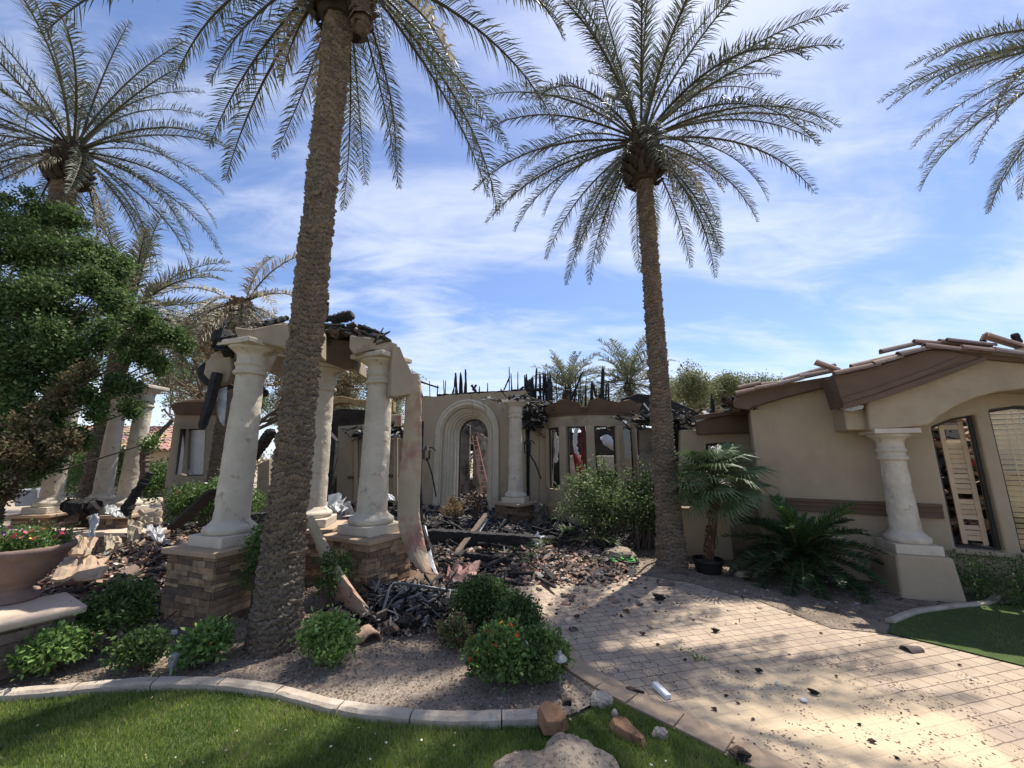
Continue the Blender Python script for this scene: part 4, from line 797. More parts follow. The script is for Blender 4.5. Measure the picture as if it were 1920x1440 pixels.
# ================================================================ NEIGHBOURS FAR AND LEFT
lh = thing('side_house', 'tan stucco house corner with brown cornice and white boards in two windows, far left', 'house', (-7.5, 11, 0))
LH = Plane((-8, 11), 2)
def lw(name, m, px, holes=(), off=0, th=.25, bevel=.02): o = traced(name, m, LH, px, th, lh, None, off, holes, bevel); return sub(o, lh)
lw('front_wall', 'stucco', [(328, 776), (440, 776), (440, 980), (300, 980)], [[(338, 804), (349, 804), (340, 890), (328, 890)], [(354, 804), (386, 804), (382, 892), (350, 892)]], th=.3)
lw('cornice', 'brown', [(318, 760), (330, 754), (440, 752), (440, 778), (329, 778), (322, 768)], off=.12, th=.4, bevel=.03)
w_ = lw('window_board', 'white', [(354, 806), (385, 806), (381, 890), (350, 890)], off=-.1, th=.02, bevel=0); lw('window_board', 'white', [(343, 815), (347, 870), (360, 890), (332, 890)], off=-.05, th=.02, bevel=0)
lw('window_recess', 'dark', [(336, 800), (390, 800), (390, 895), (325, 895)], off=-.24, th=.03, bevel=0)
lw('roof_edge', 'terra' if 'terra' in MT else 'roofsoil', [(322, 757), (345, 750), (400, 746), (440, 750), (440, 756), (330, 757)], off=.1, th=.8, bevel=.02)
NH = thing('neighbour_house', 'low house with a long terracotta tiled roof glimpsed behind the left columns', 'house', (-16, 19, 0))
NP = Plane((-16, 19), 0)
o = traced('wall', 'stucco', NP, [(0, 846), (360, 846), (360, 930), (0, 930)], 3, NH, None, bevel=0); sub(o, NH)
a, b = NP.tz(0, 846), NP.tz(370, 846); mb = MB(); A = NP.w(a[0], a[1], .5); B = NP.w(b[0], a[1], .5)
rr = random.Random(3); U = Vector((0, 3.2, 1.35)); n = int((B - A).length / .28)
for i in range(n):
    p = A.lerp(B, i / n)
    for k in range(9): q = p + U * (k / 9); half(mb, q + Vector((0, 0, .012 * 1)), q + U * (1.05 / 9), .14, .12, Vector((1, 0, 0)), tuple(v * rr.uniform(.8, 1.25) for v in (.42, .28, .20)), rr, .015, 4)
mb.add([A - Vector((0, 0, .03)), B - Vector((0, 0, .03)), B + U - Vector((0, 0, .03)), A + U - Vector((0, 0, .03))], [(0, 1, 2, 3)], (.3, .2, .15)); sub(mb.build('roof', 'tile', NH), NH)
# ================================================================ VEGETATION
def leafcloud(name, centers, radii, n, size, pal, parent=None, m='leaf', seed=0, aspect=.5, surf=.0, droop=0, shrink=1):
    r = np.random.RandomState(seed); c = np.array(centers, float); rad = np.array(radii, float); wts = rad.prod(1) ** (2 / 3.); i = r.choice(len(c), n, p=wts / wts.sum())
    d = r.normal(0, 1, (n, 3)); d /= np.linalg.norm(d, axis=1)[:, None]; q = np.abs(r.normal(0, .62, n)) if surf == 0 else 1 - r.rand(n) * (1 - surf) * .9 * (r.rand(n) ** .7)
    P = c[i] + d * q[:, None] * rad[i] + r.normal(0, size * .8, (n, 3))
    a = r.normal(0, 1, (n, 3)) + d * .6; a[:, 2] += .3 - droop; a /= np.linalg.norm(a, axis=1)[:, None]; b = np.cross(a, r.normal(0, 1, (n, 3))); b /= np.linalg.norm(b, axis=1)[:, None]; nn = np.cross(a, b)
    s_ = size * r.uniform(.6, 1.3, n)[:, None]; V = np.stack([P, P + a * s_ * .5 + b * s_ * aspect * .5 + nn * s_ * .08, P + a * s_, P + a * s_ * .5 - b * s_ * aspect * .5 + nn * s_ * .08], 1)
    pal = np.array(pal); cl_ = pal[r.randint(0, len(pal), n)] * r.uniform(.75, 1.3, (n, 1)); shade = r.uniform(.8, 1.2, len(c))[i][:, None]
    return fastmesh(name, V, 4, cl_ * shade, m, parent)
GD = [(.08, .145, .04), (.10, .17, .045), (.06, .11, .035), (.14, .21, .065)]
GL = [(.15, .26, .065), (.19, .31, .08), (.11, .19, .05), (.25, .37, .12)]
GO = [(.17, .20, .09), (.22, .24, .12), (.14, .16, .07), (.28, .27, .15)]
GB = [(.20, .145, .08), (.25, .18, .10), (.15, .11, .06), (.16, .17, .07)]
def bush(name, label, cat, x, y, r, h, n, size, pal, seed, clumps=14, flowers=None, nf=0, z=None, stems=6, group=None, open_=.0, ex=1.0, cols=('bark',), fsz=.02):
    z = hz(x, y) if z is None else z; t = thing(name, label, cat, (x, y, z), group=group); rr = random.Random(seed); cs, rs_ = [], []
    for i in range(clumps):
        a = rr.uniform(0, 6.28); u = rr.uniform(-.25 if open_ < .3 else -.95, 1) ; q = math.sqrt(max(0, 1 - u * u)) * rr.uniform(.45, .8); k = rr.uniform(.2, .48) * (1 - open_)
        cs.append((math.cos(a) * q * r * ex, math.sin(a) * q * r, h * .5 + u * h * .36)); rs_.append((k * r, k * r, k * h * .55))
    leafcloud('foliage', cs, rs_, n, size, pal, t, seed=seed, surf=.35, aspect=.6); tw_ = leafcloud('loose_leaves', [(c[0] * 1.12 + rr.uniform(-.05, .05), c[1] * 1.12, c[2] * 1.06) for c in cs], [tuple(q * .75 for q in k) for k in rs_], n // 4, size * .9, pal, t, seed=seed + 1, surf=0, aspect=.55); tw_['kind'] = 'stuff'
    mb = MB()
    for i in range(max(stems, 3)): c = cs[i % len(cs)]; mb.tube([(rr.uniform(-.04, .04) * 2, rr.uniform(-.04, .04) * 2, -.02), (c[0] * .4, c[1] * .4, c[2] * .55), c], [.012 + .01 * r, .008, .004], 5)
    mb.build('stems', 'bark', t)
    if nf:
        mb = MB()
        for i in range(nf):
            c = rr.choice(cs); a = rr.uniform(0, 6.28); e = rr.uniform(-.2, 1.3); k = rr.randrange(len(cs)); c = cs[k]; R_ = rs_[k]; p = Vector((c[0] + R_[0] * 1.08 * math.cos(a) * math.cos(e), c[1] + R_[1] * 1.08 * math.sin(a) * math.cos(e), c[2] + R_[2] * 1.1 * math.sin(e)))
            flower(mb, p, rr.choice(flowers), fsz * rr.uniform(.7, 1.2), rr)
        o = mb.build('blossoms', 'petal', t); o['kind'] = 'stuff'
    return t
def flower(mb, p, col, s_, rr, n=5):
    nrm = Vector((rr.uniform(-.6, .6), rr.uniform(-1, .2), rr.uniform(.2, 1))).normalized(); a = nrm.orthogonal().normalized(); b = nrm.cross(a)
    for k in range(n):
        t = 2 * math.pi * k / n; d = a * math.cos(t) + b * math.sin(t); e = a * math.cos(t + .6) + b * math.sin(t + .6); f = a * math.cos(t - .6) + b * math.sin(t - .6); mb.add([p, p + f * s_ * .7 + nrm * s_ * .2, p + d * s_ + nrm * s_ * .15, p + e * s_ * .7 + nrm * s_ * .2], [(0, 1, 2, 3)], tuple(v * rr.uniform(.8, 1.1) for v in col))
    mb.add([p + nrm * s_ * .15 + a * s_ * .15, p + nrm * s_ * .15 + b * s_ * .15, p + nrm * s_ * .15 - a * s_ * .15, p + nrm * s_ * .15 - b * s_ * .15], [(0, 1, 2, 3)], (.5, .35, .05))
def branchy(mb, p, d, L_, r, depth, rr, tips, spread=.6, up=.15):
    pts = [p]; q = p.copy(); dd = d.normalized()
    for k in range(4): dd = (dd + Vector([rr.uniform(-.22, .22) for _ in range(3)]) + Vector((0, 0, up * .3))).normalized(); q = q + dd * L_ / 4; pts.append(q.copy())
    mb.tube(pts, [r, r * .9, r * .8, r * .7, r * .6], 7 if r > .03 else 5, cap=False)
    if depth == 0: tips.append((q, dd)); return
    for i in range(rr.choice([2, 3, 3])):
        nd_ = (dd + Vector([rr.uniform(-1, 1) for _ in range(3)]) * spread + Vector((0, 0, up))).normalized(); s0 = pts[rr.choice([2, 3, 4])]; branchy(mb, s0, nd_, L_ * rr.uniform(.6, .85), r * .58, depth - 1, rr, tips, spread, up)
def tree(name, label, x, y, h, r0, L0, depth, n, size, pal, seed, crad=.5, lean=(0, 0, 1), spread=.6, up=.15, m='bark', z=0, group=None, squash=.8, cat='tree'):
    t = thing(name, label, cat, (x, y, z), group=group); rr = random.Random(seed); mb = MB(); tips = []
    top = Vector(lean) * h; mb.tube([(0, 0, -.05), top * .35 + Vector((rr.uniform(-.1, .1), rr.uniform(-.1, .1), 0)), top * .7, top], [r0 * 1.35, r0, r0 * .9, r0 * .8], 12, cap=False)
    for i in range(4): branchy(mb, top, Vector((math.cos(i * 1.57 + seed) * .8, math.sin(i * 1.57 + seed) * .8, .7)), L0, r0 * .55, depth, rr, tips, spread, up)
    mb.build('trunk', m, t, smooth=True)
    if n: leafcloud('crown', [tuple(p) for p, d in tips], [(crad * rr.uniform(.6, 1.2),) * 2 + (crad * squash * rr.uniform(.6, 1.1),) for _ in tips], n, size, pal, t, seed=seed, surf=.1)
    return t
# ---- palm fronds, shared meshes
def frond(name, L_, e0, bend, seed, pal, nl=62, ll=.46, lw=.022, vee=28, droop=.35, ragged=.04, start=.14, dead=0):
    r = random.Random(seed); Q = []; Cc = []; n = 22; pts = []; ang = []; x = z = 0; side = r.uniform(-.12, .12)
    for i in range(n + 1):
        s_ = i / n; a = max(-86, e0 - bend * s_ ** 1.35); ang.append(R(a)); pts.append(Vector((x, side * s_ * s_ * L_ * .8, z))); x += math.cos(R(a)) * L_ / n; z += math.sin(R(a)) * L_ / n
    rc = Vector((.11, .10, .05)) if not dead else Vector((.22, .17, .10))
    for i in range(n):
        for k in range(4):
            def v(j, kk): s_ = j / n; rr_ = .028 * (1 - s_) ** .8 + .004; t = R(ang[j] * 57.2958); th = math.pi / 2 * kk + .785; return pts[j] + Vector((-math.sin(ang[j]) * math.sin(th) * rr_ * .6, math.cos(th) * rr_, math.cos(ang[j]) * math.sin(th) * rr_ * .6))
            Q.append([v(i, k), v(i, (k + 1) % 4), v(i + 1, (k + 1) % 4), v(i + 1, k)]); Cc.append(tuple(rc * r.uniform(.8, 1.2)))
    for i in range(nl):
        s_ = start + (1 - start) * (i + .5) / nl; f = s_ * n; j = min(int(f), n - 1); p = pts[j].lerp(pts[j + 1], f - j); a = ang[j]
        T_ = Vector((math.cos(a), 0, math.sin(a))); U = Vector((-math.sin(a), 0, math.cos(a)))
        for sg in (-1, 1):
            if r.random() < ragged: continue
            l = ll * (math.sin(math.pi * min(1, (s_ * .86 + .12))) ** .6) * r.uniform(.8, 1.1); fw = R(r.uniform(36, 52) + 14 * s_); vv = R(vee + r.uniform(-24, 30))
            d = T_ * math.cos(fw) * 1.0 + (Vector((0, sg, 0)) * math.cos(vv) + U * math.sin(vv)) * math.sin(fw); d.normalize(); w_ = d.cross(U + Vector([r.uniform(-.5, .5) for _ in range(3)])).normalized() * lw * .5
            m_ = p + d * l * .5; d2 = (d + Vector((0, 0, -droop * r.uniform(.5, 1.4)))).normalized(); e = m_ + d2 * l * .5; c = pal[r.randrange(len(pal))]; k = r.uniform(.75, 1.25); c = tuple(q * k for q in c)
            Q.append([p - w_ * .7, p + w_ * .7, m_ + w_, m_ - w_]); Q.append([m_ - w_, m_ + w_, e + w_ * .12, e - w_ * .12]); Cc += [c, c]
    return fastmesh(name, np.array([[tuple(q) for q in f] for f in Q]), 4, np.array(Cc), 'palm')
PG = [(.085, .105, .065), (.11, .13, .09), (.065, .085, .055), (.14, .15, .105), (.16, .15, .10)]
PLt = [(.17, .18, .10), (.22, .21, .13), (.13, .15, .08), (.26, .23, .15)]
PDd = [(.42, .36, .25), (.34, .29, .19), (.26, .24, .15), (.5, .43, .3)]
PGf = [(.17, .19, .11), (.21, .22, .13), (.14, .15, .09)]
def frondset(pal, L_, seed, **k):
    out = {}
    for i, (e, b) in enumerate(((82, 30), (68, 48), (54, 60), (38, 66), (22, 66), (6, 62), (-12, 56), (-32, 44), (-55, 28))):
        out[e] = [frond('frond', L_ * (1 - .08 * (i == 0)), e, b + 8 * q, seed + i * 3 + q, pal, **k) for q in (0, 1)]
    return out
protos = []
def trunk_bm(Hh, rb, rt_, seed, row=.06, ncell=9, lip=.04, flare=.0, sy=1):
    zo = lambda a, z: .022 * math.sin(a * 3 + z * 1.7 + seed) + row * .75 * ((int(a * 1.43 + 1.1 * math.sin(z * 2.3 + seed) + z * .4) * 7919 + seed * 31) % 17 / 17 - .5) + .03 * fbm(math.cos(a) * 5, math.sin(a) * 5 + z * 4, 1.5, seed)
    n = 84; rows = int(Hh / row); V = []; cols = []; rr = random.Random(seed); m = 0; sub_ = 5; cell = {}
    for j in range(rows * sub_ + 1):
        z = j * row / sub_; f = z / Hh; base = rt_ + (rb - rt_) * (1 - f) ** 1.1 + flare * math.exp(-z / .6)
        for i in range(n):
            a = 2 * math.pi * i / n; zz = z + zo(a, z); k = int(zz // row); u = (zz % row) / row; ca = a / (2 * math.pi) * ncell + .5 * (k % 2); ci = int(ca) % ncell; cu = ca - int(ca)
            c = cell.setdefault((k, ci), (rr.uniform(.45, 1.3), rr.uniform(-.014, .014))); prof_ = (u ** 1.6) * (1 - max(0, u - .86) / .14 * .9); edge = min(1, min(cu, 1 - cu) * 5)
            r = base + lip * c[0] * prof_ * (.25 + .75 * edge) + c[1] + .006 * fbm(a * 4, z * 9, 1, seed); V.append((r * math.cos(a), r * math.sin(a), z))
    mm = rows * sub_; mb = MB(); f = []; cc = []
    for j in range(mm):
        for i in range(n):
            f.append((j * n + i, j * n + (i + 1) % n, (j + 1) * n + (i + 1) % n, (j + 1) * n + i)); k = (j // sub_) * 131 + (i * ncell // n); zq = (j + .5) * row / sub_; a_ = 2 * math.pi * (i + .5) / n; z2 = zq + zo(a_, zq); kk = int(z2 // row); q_ = cell.get((kk, int(a_ / (2 * math.pi) * ncell + .5 * (kk % 2)) % ncell), (1, 0))[0]; v = .45 + .75 * q_ + rr.uniform(-.1, .1); v *= .5 if (z2 % row) / row < .25 else 1; tn = .5 + .5 * math.sin(zq * 1.9 + seed) * math.cos(a_ + zq); cc.append(((.195 + .03 * tn) * v, (.165 + .01 * tn) * v, .135 * v))  # gaps under the scales darkened: brown fibre plus painted crevice shade
    mb.add(V, f); mb.c = cc; return mb
def boots(Hh, r, seed, col=(.10, .075, .05), n=110, big=1.0):      # crown base of overlapping cut leaf bases
    rr = random.Random(seed); mb = MB(); mb.lathe([(r * .6, -.02), (r * .82, Hh * .08), (r * 1.0, Hh * .3), (r * .95, Hh * .6), (r * .65, Hh)], 24, col=col)
    for i in range(n):
        a = i * 2.39996; f = i / n; z = Hh * f * .95; rad = r * (.78 + .25 * math.sin(math.pi * min(1, f * 1.2 + .1))); c = Vector((math.cos(a) * rad, math.sin(a) * rad, z)); tilt = .35 + .5 * (1 - f)
        ax = Vector((math.cos(a) * math.sin(tilt), math.sin(a) * math.sin(tilt), math.cos(tilt))); k = rr.uniform(.7, 1.25); w_ = .075 * big * rr.uniform(.8, 1.2); l = .17 * big * rr.uniform(.7, 1.3)
        mb.tube([c - ax * .04, c + ax * l * .6, c + ax * l], [w_, w_ * .75, w_ * .4], 5, col=tuple(q * k for q in col), sq=.5)
    return mb
def palm(name, label, x, y, zc, rb, rt_, fs, nf, seed, Hb=.75, rB=.33, emin=-55, emax=85, scale=1.0, z=0.0, flare=.06, row=.06, extra=(), group=None, pwr=.9, skirt=0, colb=(.075, .06, .048), trunk=True, dead=4):  # default colb is darkened to stand for the crown's shade on the leaf bases
    t = thing(name, label, 'palm tree', (x, y, z), group=group); rr = random.Random(seed); H_ = zc - z
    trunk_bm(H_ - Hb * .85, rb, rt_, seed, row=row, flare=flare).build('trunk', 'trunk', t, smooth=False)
    b = boots(Hb, rB, seed, colb).build('crown_base', 'trunk', t); b.location = (0, 0, H_ - Hb * .95)
    keys = sorted(fs); 
    for i in range(nf):
        f = (i + .5) / nf; el = emax + (emin - emax) * f ** pwr + rr.uniform(-7, 7); k = min(keys, key=lambda q: abs(q - el)); o = clone(rr.choice(fs[k]), t); o.name = 'frond'
        az = i * 2.39996 + rr.uniform(-.25, .25); rd = .10 + .12 * (1 - abs(el) / 90); o.location = (math.cos(az) * rd, math.sin(az) * rd, H_ + .25 * (el / 90)); s_ = scale * rr.uniform(.9, 1.1) * (1 if el > -8 else 1 - .32 * min(1, (-8 - el) / 45))
        o.rotation_euler = (rr.uniform(-.18, .18), -R(el - k) * 1.0 + rr.uniform(-.05, .05), az); o.rotation_mode = 'XYZ'; o.scale = (s_, s_, s_)
    for i in range(dead): o = clone(rr.choice(FDd[(-32, -55)[i % 2]]), t); o.name = 'dead_frond'; az = rr.uniform(0, 6.28); o.location = (math.cos(az) * .22, math.sin(az) * .22, H_ - .35); o.rotation_euler = (rr.uniform(-.3, .3), rr.uniform(-.1, .25), az); o.scale = (rr.uniform(.6, 1.0),) * 3; tag(o, 'dry tan frond hanging dead under the crown')
    for az, el, s_ in extra:
        k = min(keys, key=lambda q: abs(q - el)); o = clone(rr.choice(fs[k]), t); o.name = 'frond'; o.location = (math.cos(R(az)) * .15, math.sin(R(az)) * .15, H_); o.rotation_euler = (rr.uniform(-.15, .15), -R(el - k), R(az)); o.scale = (s_,) * 3
    return t
FS = frondset(PG, 3.5, 100, nl=92, ll=.40, lw=.017, droop=.7, ragged=.07); FL = frondset(PLt, 3.0, 200, nl=50, ll=.5, lw=.032); FF = frondset(PGf, 2.9, 300, nl=34, ll=.55, lw=.05)
FDd = frondset(PDd, 2.2, 400, nl=40, ll=.45, lw=.032, droop=.9)
for dct in (FS, FL, FF, FDd):
    for l in dct.values(): protos += l
palm('date_palm', 'tall date palm before the portico, crown cut by the top edge', -2.25, 4.02, 8.35, .158, .148, FS, 40, 5, Hb=1.1, rB=.33, emin=-56, flare=.085, scale=1.03)
palm('date_palm', 'date palm with a full round crown rising from the bed behind the driveway', 2.62, 6.72, 8.05, .172, .132, FS, 60, 9, Hb=1.0, rB=.34, emin=-50, flare=.07, scale=.98)
palm('date_palm', 'dark date palm rising behind the leafy tree at the left edge', -9.6, 7.3, 8.35, .2, .17, FS, 50, 14, Hb=.9, rB=.30, emin=-50, scale=.93)
palm('date_palm', 'date palm off the right edge with only its frond tips hanging into the sky', 12.9, 6.5, 10.3, .24, .19, FS, 60, 21, emin=-55, scale=1.1)
palm('date_palm', 'pale green date palm behind the three left columns', -9.7, 9.2, 5.3, .22, .17, FL, 44, 25, Hb=.6, rB=.27, emin=-40, scale=.85)
t = palm('heat_scorched_palm', 'small scorched palm with two upright fronds and a drooping tan skirt behind the left column', -7.5, 10.0, 5.95, .17, .15, FDd, 34, 31, Hb=.5, rB=.22, emin=-66, emax=-8, scale=.86, extra=((75, 82, 1.05), (10, 68, 1.0), (185, 30, 1.0), (350, 22, .95), (330, 6, .9), (150, 4, .9)), colb=(.26, .19, .12))
palm('far_palm', 'distant palm behind the roof studs, left of the other far palm', 4.4, 30, 6.9, .3, .25, FF, 50, 41, emin=-30, scale=1.2)
palm('far_palm', 'distant palm partly hidden by the trunk of the driveway palm', 9.3, 30, 7.5, .3, .25, FF, 50, 45, emin=-30, scale=1.35)
for p in protos: bpy.data.objects.remove(p)
# drooping dark sheath on the near palm crown
tag(charred('dead_frond_sheath', [(-2.0, 3.85, 7.75), (-1.9, 3.82, 7.45), (-1.87, 3.82, 7.1), (-1.85, 3.82, 6.85)], [.12, .17, .15, .05], seed=77, m='bark', rough=.4), 'dark brown dead sheath hanging beside the near palm crown', 'palm sheath')
# ---- trees
def clump_tree(name, label, base, pts, n, size, pal, seed, r0, parent_cat='tree', rs_=None, aspect=.55):
    t = thing(name, label, parent_cat, base); rr = random.Random(seed); B0 = Vector(base); mb = MB(); cs, rd = [], []
    P = [D(*p[:3]) - B0 for p in pts]; top = Vector((.1, .0, 1.3)); mb.tube([(0, 0, -.05), (.05, .02, .6), top], [r0 * 1.3, r0, r0 * .85], 10, cap=False)
    for p, q in zip(pts, P):
        k = p[3]; mid = top.lerp(q, .55) + Vector([rr.uniform(-.2, .2) for _ in range(3)]); mb.tube([top - Vector((0, 0, .2)), top.lerp(mid, .5) + Vector([rr.uniform(-.1, .1) for _ in range(3)]), mid, q], [r0 * .45, r0 * .3, r0 * .2, .01], 5, cap=False)
        for _ in range(7): d = Vector([rr.gauss(0, 1) for _ in range(3)]).normalized() * k * rr.uniform(.2, .85); e = k * rr.uniform(.25, .6); cs.append(tuple(q + d)); rd.append((e, e, e * .8)); mb.tube([q, q + d], [.010, .004], 4, cap=False)
    mb.build('trunk', 'bark', t); leafcloud('crown', cs, rd, n, size, pal, t, seed=seed, surf=0, aspect=aspect); return t
clump_tree('leafy_tree', 'dense dark green tree filling the left edge in front of the columns', (-9.3, 6.4, 0), [(10, 410, 6.6, .45), (-60, 480, 6.4, .7), (70, 400, 6.8, .45), (130, 410, 6.8, .4), (40, 470, 6.4, .6), (130, 480, 6.5, .55), (190, 480, 6.8, .45), (235, 500, 7.0, .3), (0, 560, 6.2, .6), (90, 560, 6.1, .6), (170, 555, 6.4, .5), (225, 575, 6.6, .32), (30, 650, 6.0, .6), (120, 640, 6.1, .55), (-50, 700, 6, .7), (190, 640, 6.2, .38), (60, 730, 5.9, .5), (10, 800, 5.8, .5), (130, 715, 6.1, .3), (-40, 600, 6.2, .6), (-60, 400, 6.8, .6), (70, 450, 6.6, .5), (200, 530, 6.8, .4), (60, 600, 6.3, .6), (-40, 820, 5.8, .6), (70, 830, 5.7, .35), (150, 660, 6.2, .4), (60, 690, 6.0, .5)], 105000, .062, [(.09, .15, .045), (.12, .19, .06), (.07, .12, .035), (.15, .22, .075)], 3, .12)
clump_tree('leafy_tree', 'loose sunlit green branches reaching right over the cream columns', (-8.9, 5.6, 0), [(265, 600, 6.2, .28), (310, 630, 6.3, .25), (345, 650, 6.4, .16), (250, 660, 6.2, .28), (300, 690, 6.4, .2), (225, 720, 6.1, .28), (175, 760, 6.0, .25), (250, 770, 6.4, .2), (100, 790, 5.9, .3), (150, 830, 5.9, .22), (90, 860, 5.8, .25), (30, 880, 5.7, .3), (280, 830, 6.6, .13)], 26000, .055, GD + GL[2:3] + [(.10, .12, .03)], 8, .09)
clump_tree('singed_vine', 'brown and olive singed foliage low on the left in front of the cream columns', (-8.3, 5.3, 0), [(120, 740, 5.7, .22), (60, 800, 5.5, .3), (110, 830, 5.5, .2), (40, 860, 5.4, .3), (20, 920, 5.3, .25), (150, 700, 5.8, .18)], 11000, .05, GB + [(.10, .11, .035)], 9, .05)
tree('singed_tree', 'thin bare limbed tree with singed leaves behind the left house corner', -10.3, 15, 2.6, .16, 1.7, 4, 20000, .10, GB, 6, crad=.5, spread=.7, up=.1)
tree('singed_tree', 'brown leaved singed tree behind the first column', -7.2, 17.5, 2.4, .15, 1.6, 4, 16000, .11, GB, 16, crad=.5, spread=.7)
tree('mesquite_tree', 'feathery pinkish mesquite behind the pale left palm', -12.8, 15.5, 4.2, .16, 1.7, 4, 16000, .08, GB + GO[:1], 26, crad=.5, spread=.7)
for i, (x, y, h, L0, n, pal, sd_, lab) in enumerate(((12.6, 25, 3.2, 1.9, 30000, GO, 51, 'airy olive green tree right behind the second palm trunk'), (15.8, 26, 3.4, 1.6, 26000, GO, 52, 'airy olive green tree rising over the left end of the tiled eave'), (6.2, 27, 2.2, 1.6, 16000, GO, 54, 'low green tree between the two far palms'), (9.3, 20, 1.4, 1.1, 14000, GB, 53, 'rusty brown burned shrub tree behind the dark roof heap'), (18, 34, 3, 2.2, 16000, GO, 55, 'far green tree behind the tiled wing'), (-20, 24, 3, 2.2, 18000, GD, 56, 'far dark tree beyond the neighbour roof'), (-15, 30, 2.6, 2, 18000, GO, 57, 'far green tree behind the scorched palm'), (-9.5, 28, 2.2, 1.8, 18000, GO, 58, 'far green tree seen between the column and the palm trunk'), (-3.5, 30, 1.0, 1.2, 9000, GB, 59, 'far brown tree seen under the broken beam'))):
    tree('background_tree', lab, x, y, h, .14, L0, 3, n, .13, pal, sd_, crad=.7, spread=.65, up=.2, group='trees beyond the house')
tag(leafcloud('far_hedge', [(-40 + i * 3.2, 38 + 3 * math.sin(i), .9) for i in range(30)], [(2.4, 1.5, 1.3)] * 30, 42000, .26, GO + GD, seed=61, m='leaf'), 'far green belt of shrubs closing the view behind the house', 'shrubs', kind='stuff')
# ---- shrubs
gx = lambda px, py: tuple(G(px, py))[:2]
FL_O = [(.80, .16, .03), (.75, .28, .04), (.7, .08, .03)]
B = [('round_shrub', 'round dark green shrub at the corner of the planter wall', gx(208, 1222), .31, .60, 5200, .04, GD, 0),
 ('lantana', 'light green lantana bush at the lower left below the planter wall', gx(92, 1268), .24, .34, 2600, .045, GL, 0),
 ('straggly_shrub', 'low shaded straggly shrub between the round shrub and the trunk', gx(258, 1258), .23, .30, 1700, .04, GD, 0),
 ('lantana', 'lantana bush with orange flowers left of the palm trunk', gx(382, 1250), .25, .30, 2400, .045, GL, 8),
 ('lantana', 'bright green lantana bush right of the palm trunk', gx(607, 1247), .26, .37, 3000, .045, GL, 0),
 ('round_shrub', 'clipped dark green dome shrub at the back by the driveway corner', gx(905, 1180), .33, .52, 6500, .034, GD, 0),
 ('round_shrub', 'dark green shrub reaching over the edge of the driveway', gx(968, 1198), .27, .42, 4200, .036, GD, 0),
 ('lantana', 'lantana bush covered with red and orange flowers beside the driveway', gx(935, 1280), .31, .42, 4000, .042, [GL[2], GL[0], GD[3]], 46),
 ('round_shrub', 'glossy dark green shrub next to the path light at the driveway edge', gx(1012, 1275), .25, .36, 4200, .036, [GD[3], GD[1], GL[2]], 5),
 ('singed_shrub', 'small singed brown and green shrub left of the lantana', gx(850, 1215), .17, .28, 900, .038, GB + GL[:1], 0)]
for i, (nm, lab, (x, y), r, h, n, sz, pal, nf) in enumerate(B): bush(nm, lab, 'shrub', x, y, r * .86, h * .92, int(n * 1.1), sz, pal, 300 + i, flowers=FL_O if i != 8 else [(.8, .8, .75)], nf=nf, clumps=26, fsz=.022)
def shoots(name, label, cat, x, y, r, h, ns, per, size, pal, seed, blossoms=None, nb=0):
    z = hz(x, y); t = thing(name, label, cat, (x, y, z)); rr = random.Random(seed); rn = np.random.RandomState(seed); mb = MB(); cs, rd, tips = [], [], []
    for i in range(ns):
        a = rr.uniform(0, 6.28); q = rr.random() ** .6; hh = h * rr.uniform(.45, 1.08) * (1.05 - .45 * q); p = Vector((rr.gauss(0, .12), rr.gauss(0, .1), 0)); e = Vector((math.cos(a) * q * r, math.sin(a) * q * r * .7, hh)); m_ = p.lerp(e, .55) + Vector((0, 0, h * .12)); pts = smooth_line([p, m_, e], 5)
        mb.tube(pts, [.012 * (1 - k / len(pts)) + .003 for k in range(len(pts))], 4, cap=False)
        for k, c in enumerate(pts):
            if k > 2: cs.append(tuple(c)); rd.append((.07 + .09 * rr.random(),) * 3)
        tips.append(e)
        for _ in range(3): c = Vector(rr.choice(pts[4:])); d = Vector((rr.gauss(0, .14), rr.gauss(0, .12), rr.uniform(-.1, .16))); mb.tube([c, c + d], [.004, .002], 4, cap=False); cs.append(tuple(c + d)); rd.append((.08,) * 3)
    mb.build('stems', 'bark', t); leafcloud('foliage', cs, rd, ns * per, size, pal, t, seed=seed, surf=0, aspect=.5)
    if nb:
        mb = MB()
        for _ in range(nb): flower(mb, Vector(rr.choice(cs)) + Vector((rr.gauss(0, .05), -.08, rr.gauss(0, .05))), rr.choice(blossoms), .022, rr)
        o = mb.build('blossoms', 'petal', t); o['kind'] = 'stuff'
    return t
RB_ = [GD[0], GD[3], GL[2], GO[2], (.16, .24, .08), (.30, .34, .2)]
shoots('rose_bush', 'large open bush with pale blossoms in front of the bay window', 'bush', 1.85, 8.0, 1.0, 1.75, 90, 120, .055, RB_, 321, [(.7, .68, .6)], 40)
shoots('rose_bush', 'second open bush close to the big palm trunk', 'bush', 2.55, 7.9, .65, 1.7, 48, 120, .055, RB_, 322, [(.7, .68, .6)], 20)
for i, (x, y, r, h, lab) in enumerate(((-12.6, 12.2, 1.2, 2.1, 'dark shrub behind the leftmost cream columns'), (-10.6, 12.4, 1.0, 1.7, 'dark shrub between the cream columns and the side house'), (-14.6, 12.5, 1.3, 2.3, 'tall dark shrub at the far left behind the cream columns'), (-9.2, 12.2, .7, 1.4, 'small dark shrub left of the boarded windows'))):
    bush('background_shrub', lab, 'shrub', x, y, r, h, 5000, .09, GD, 400 + i, clumps=24, open_=.1)
bush('flowering_bush', 'green bush with white blossoms below the boarded windows', 'bush', -6.6, 8.9, .95, 1.25, 9500, .055, [GD[1], GL[2], GD[3]], 323, clumps=34, open_=.2, flowers=[(.8, .8, .78), (.8, .78, .7), (.6, .05, .05)], nf=60, fsz=.035)
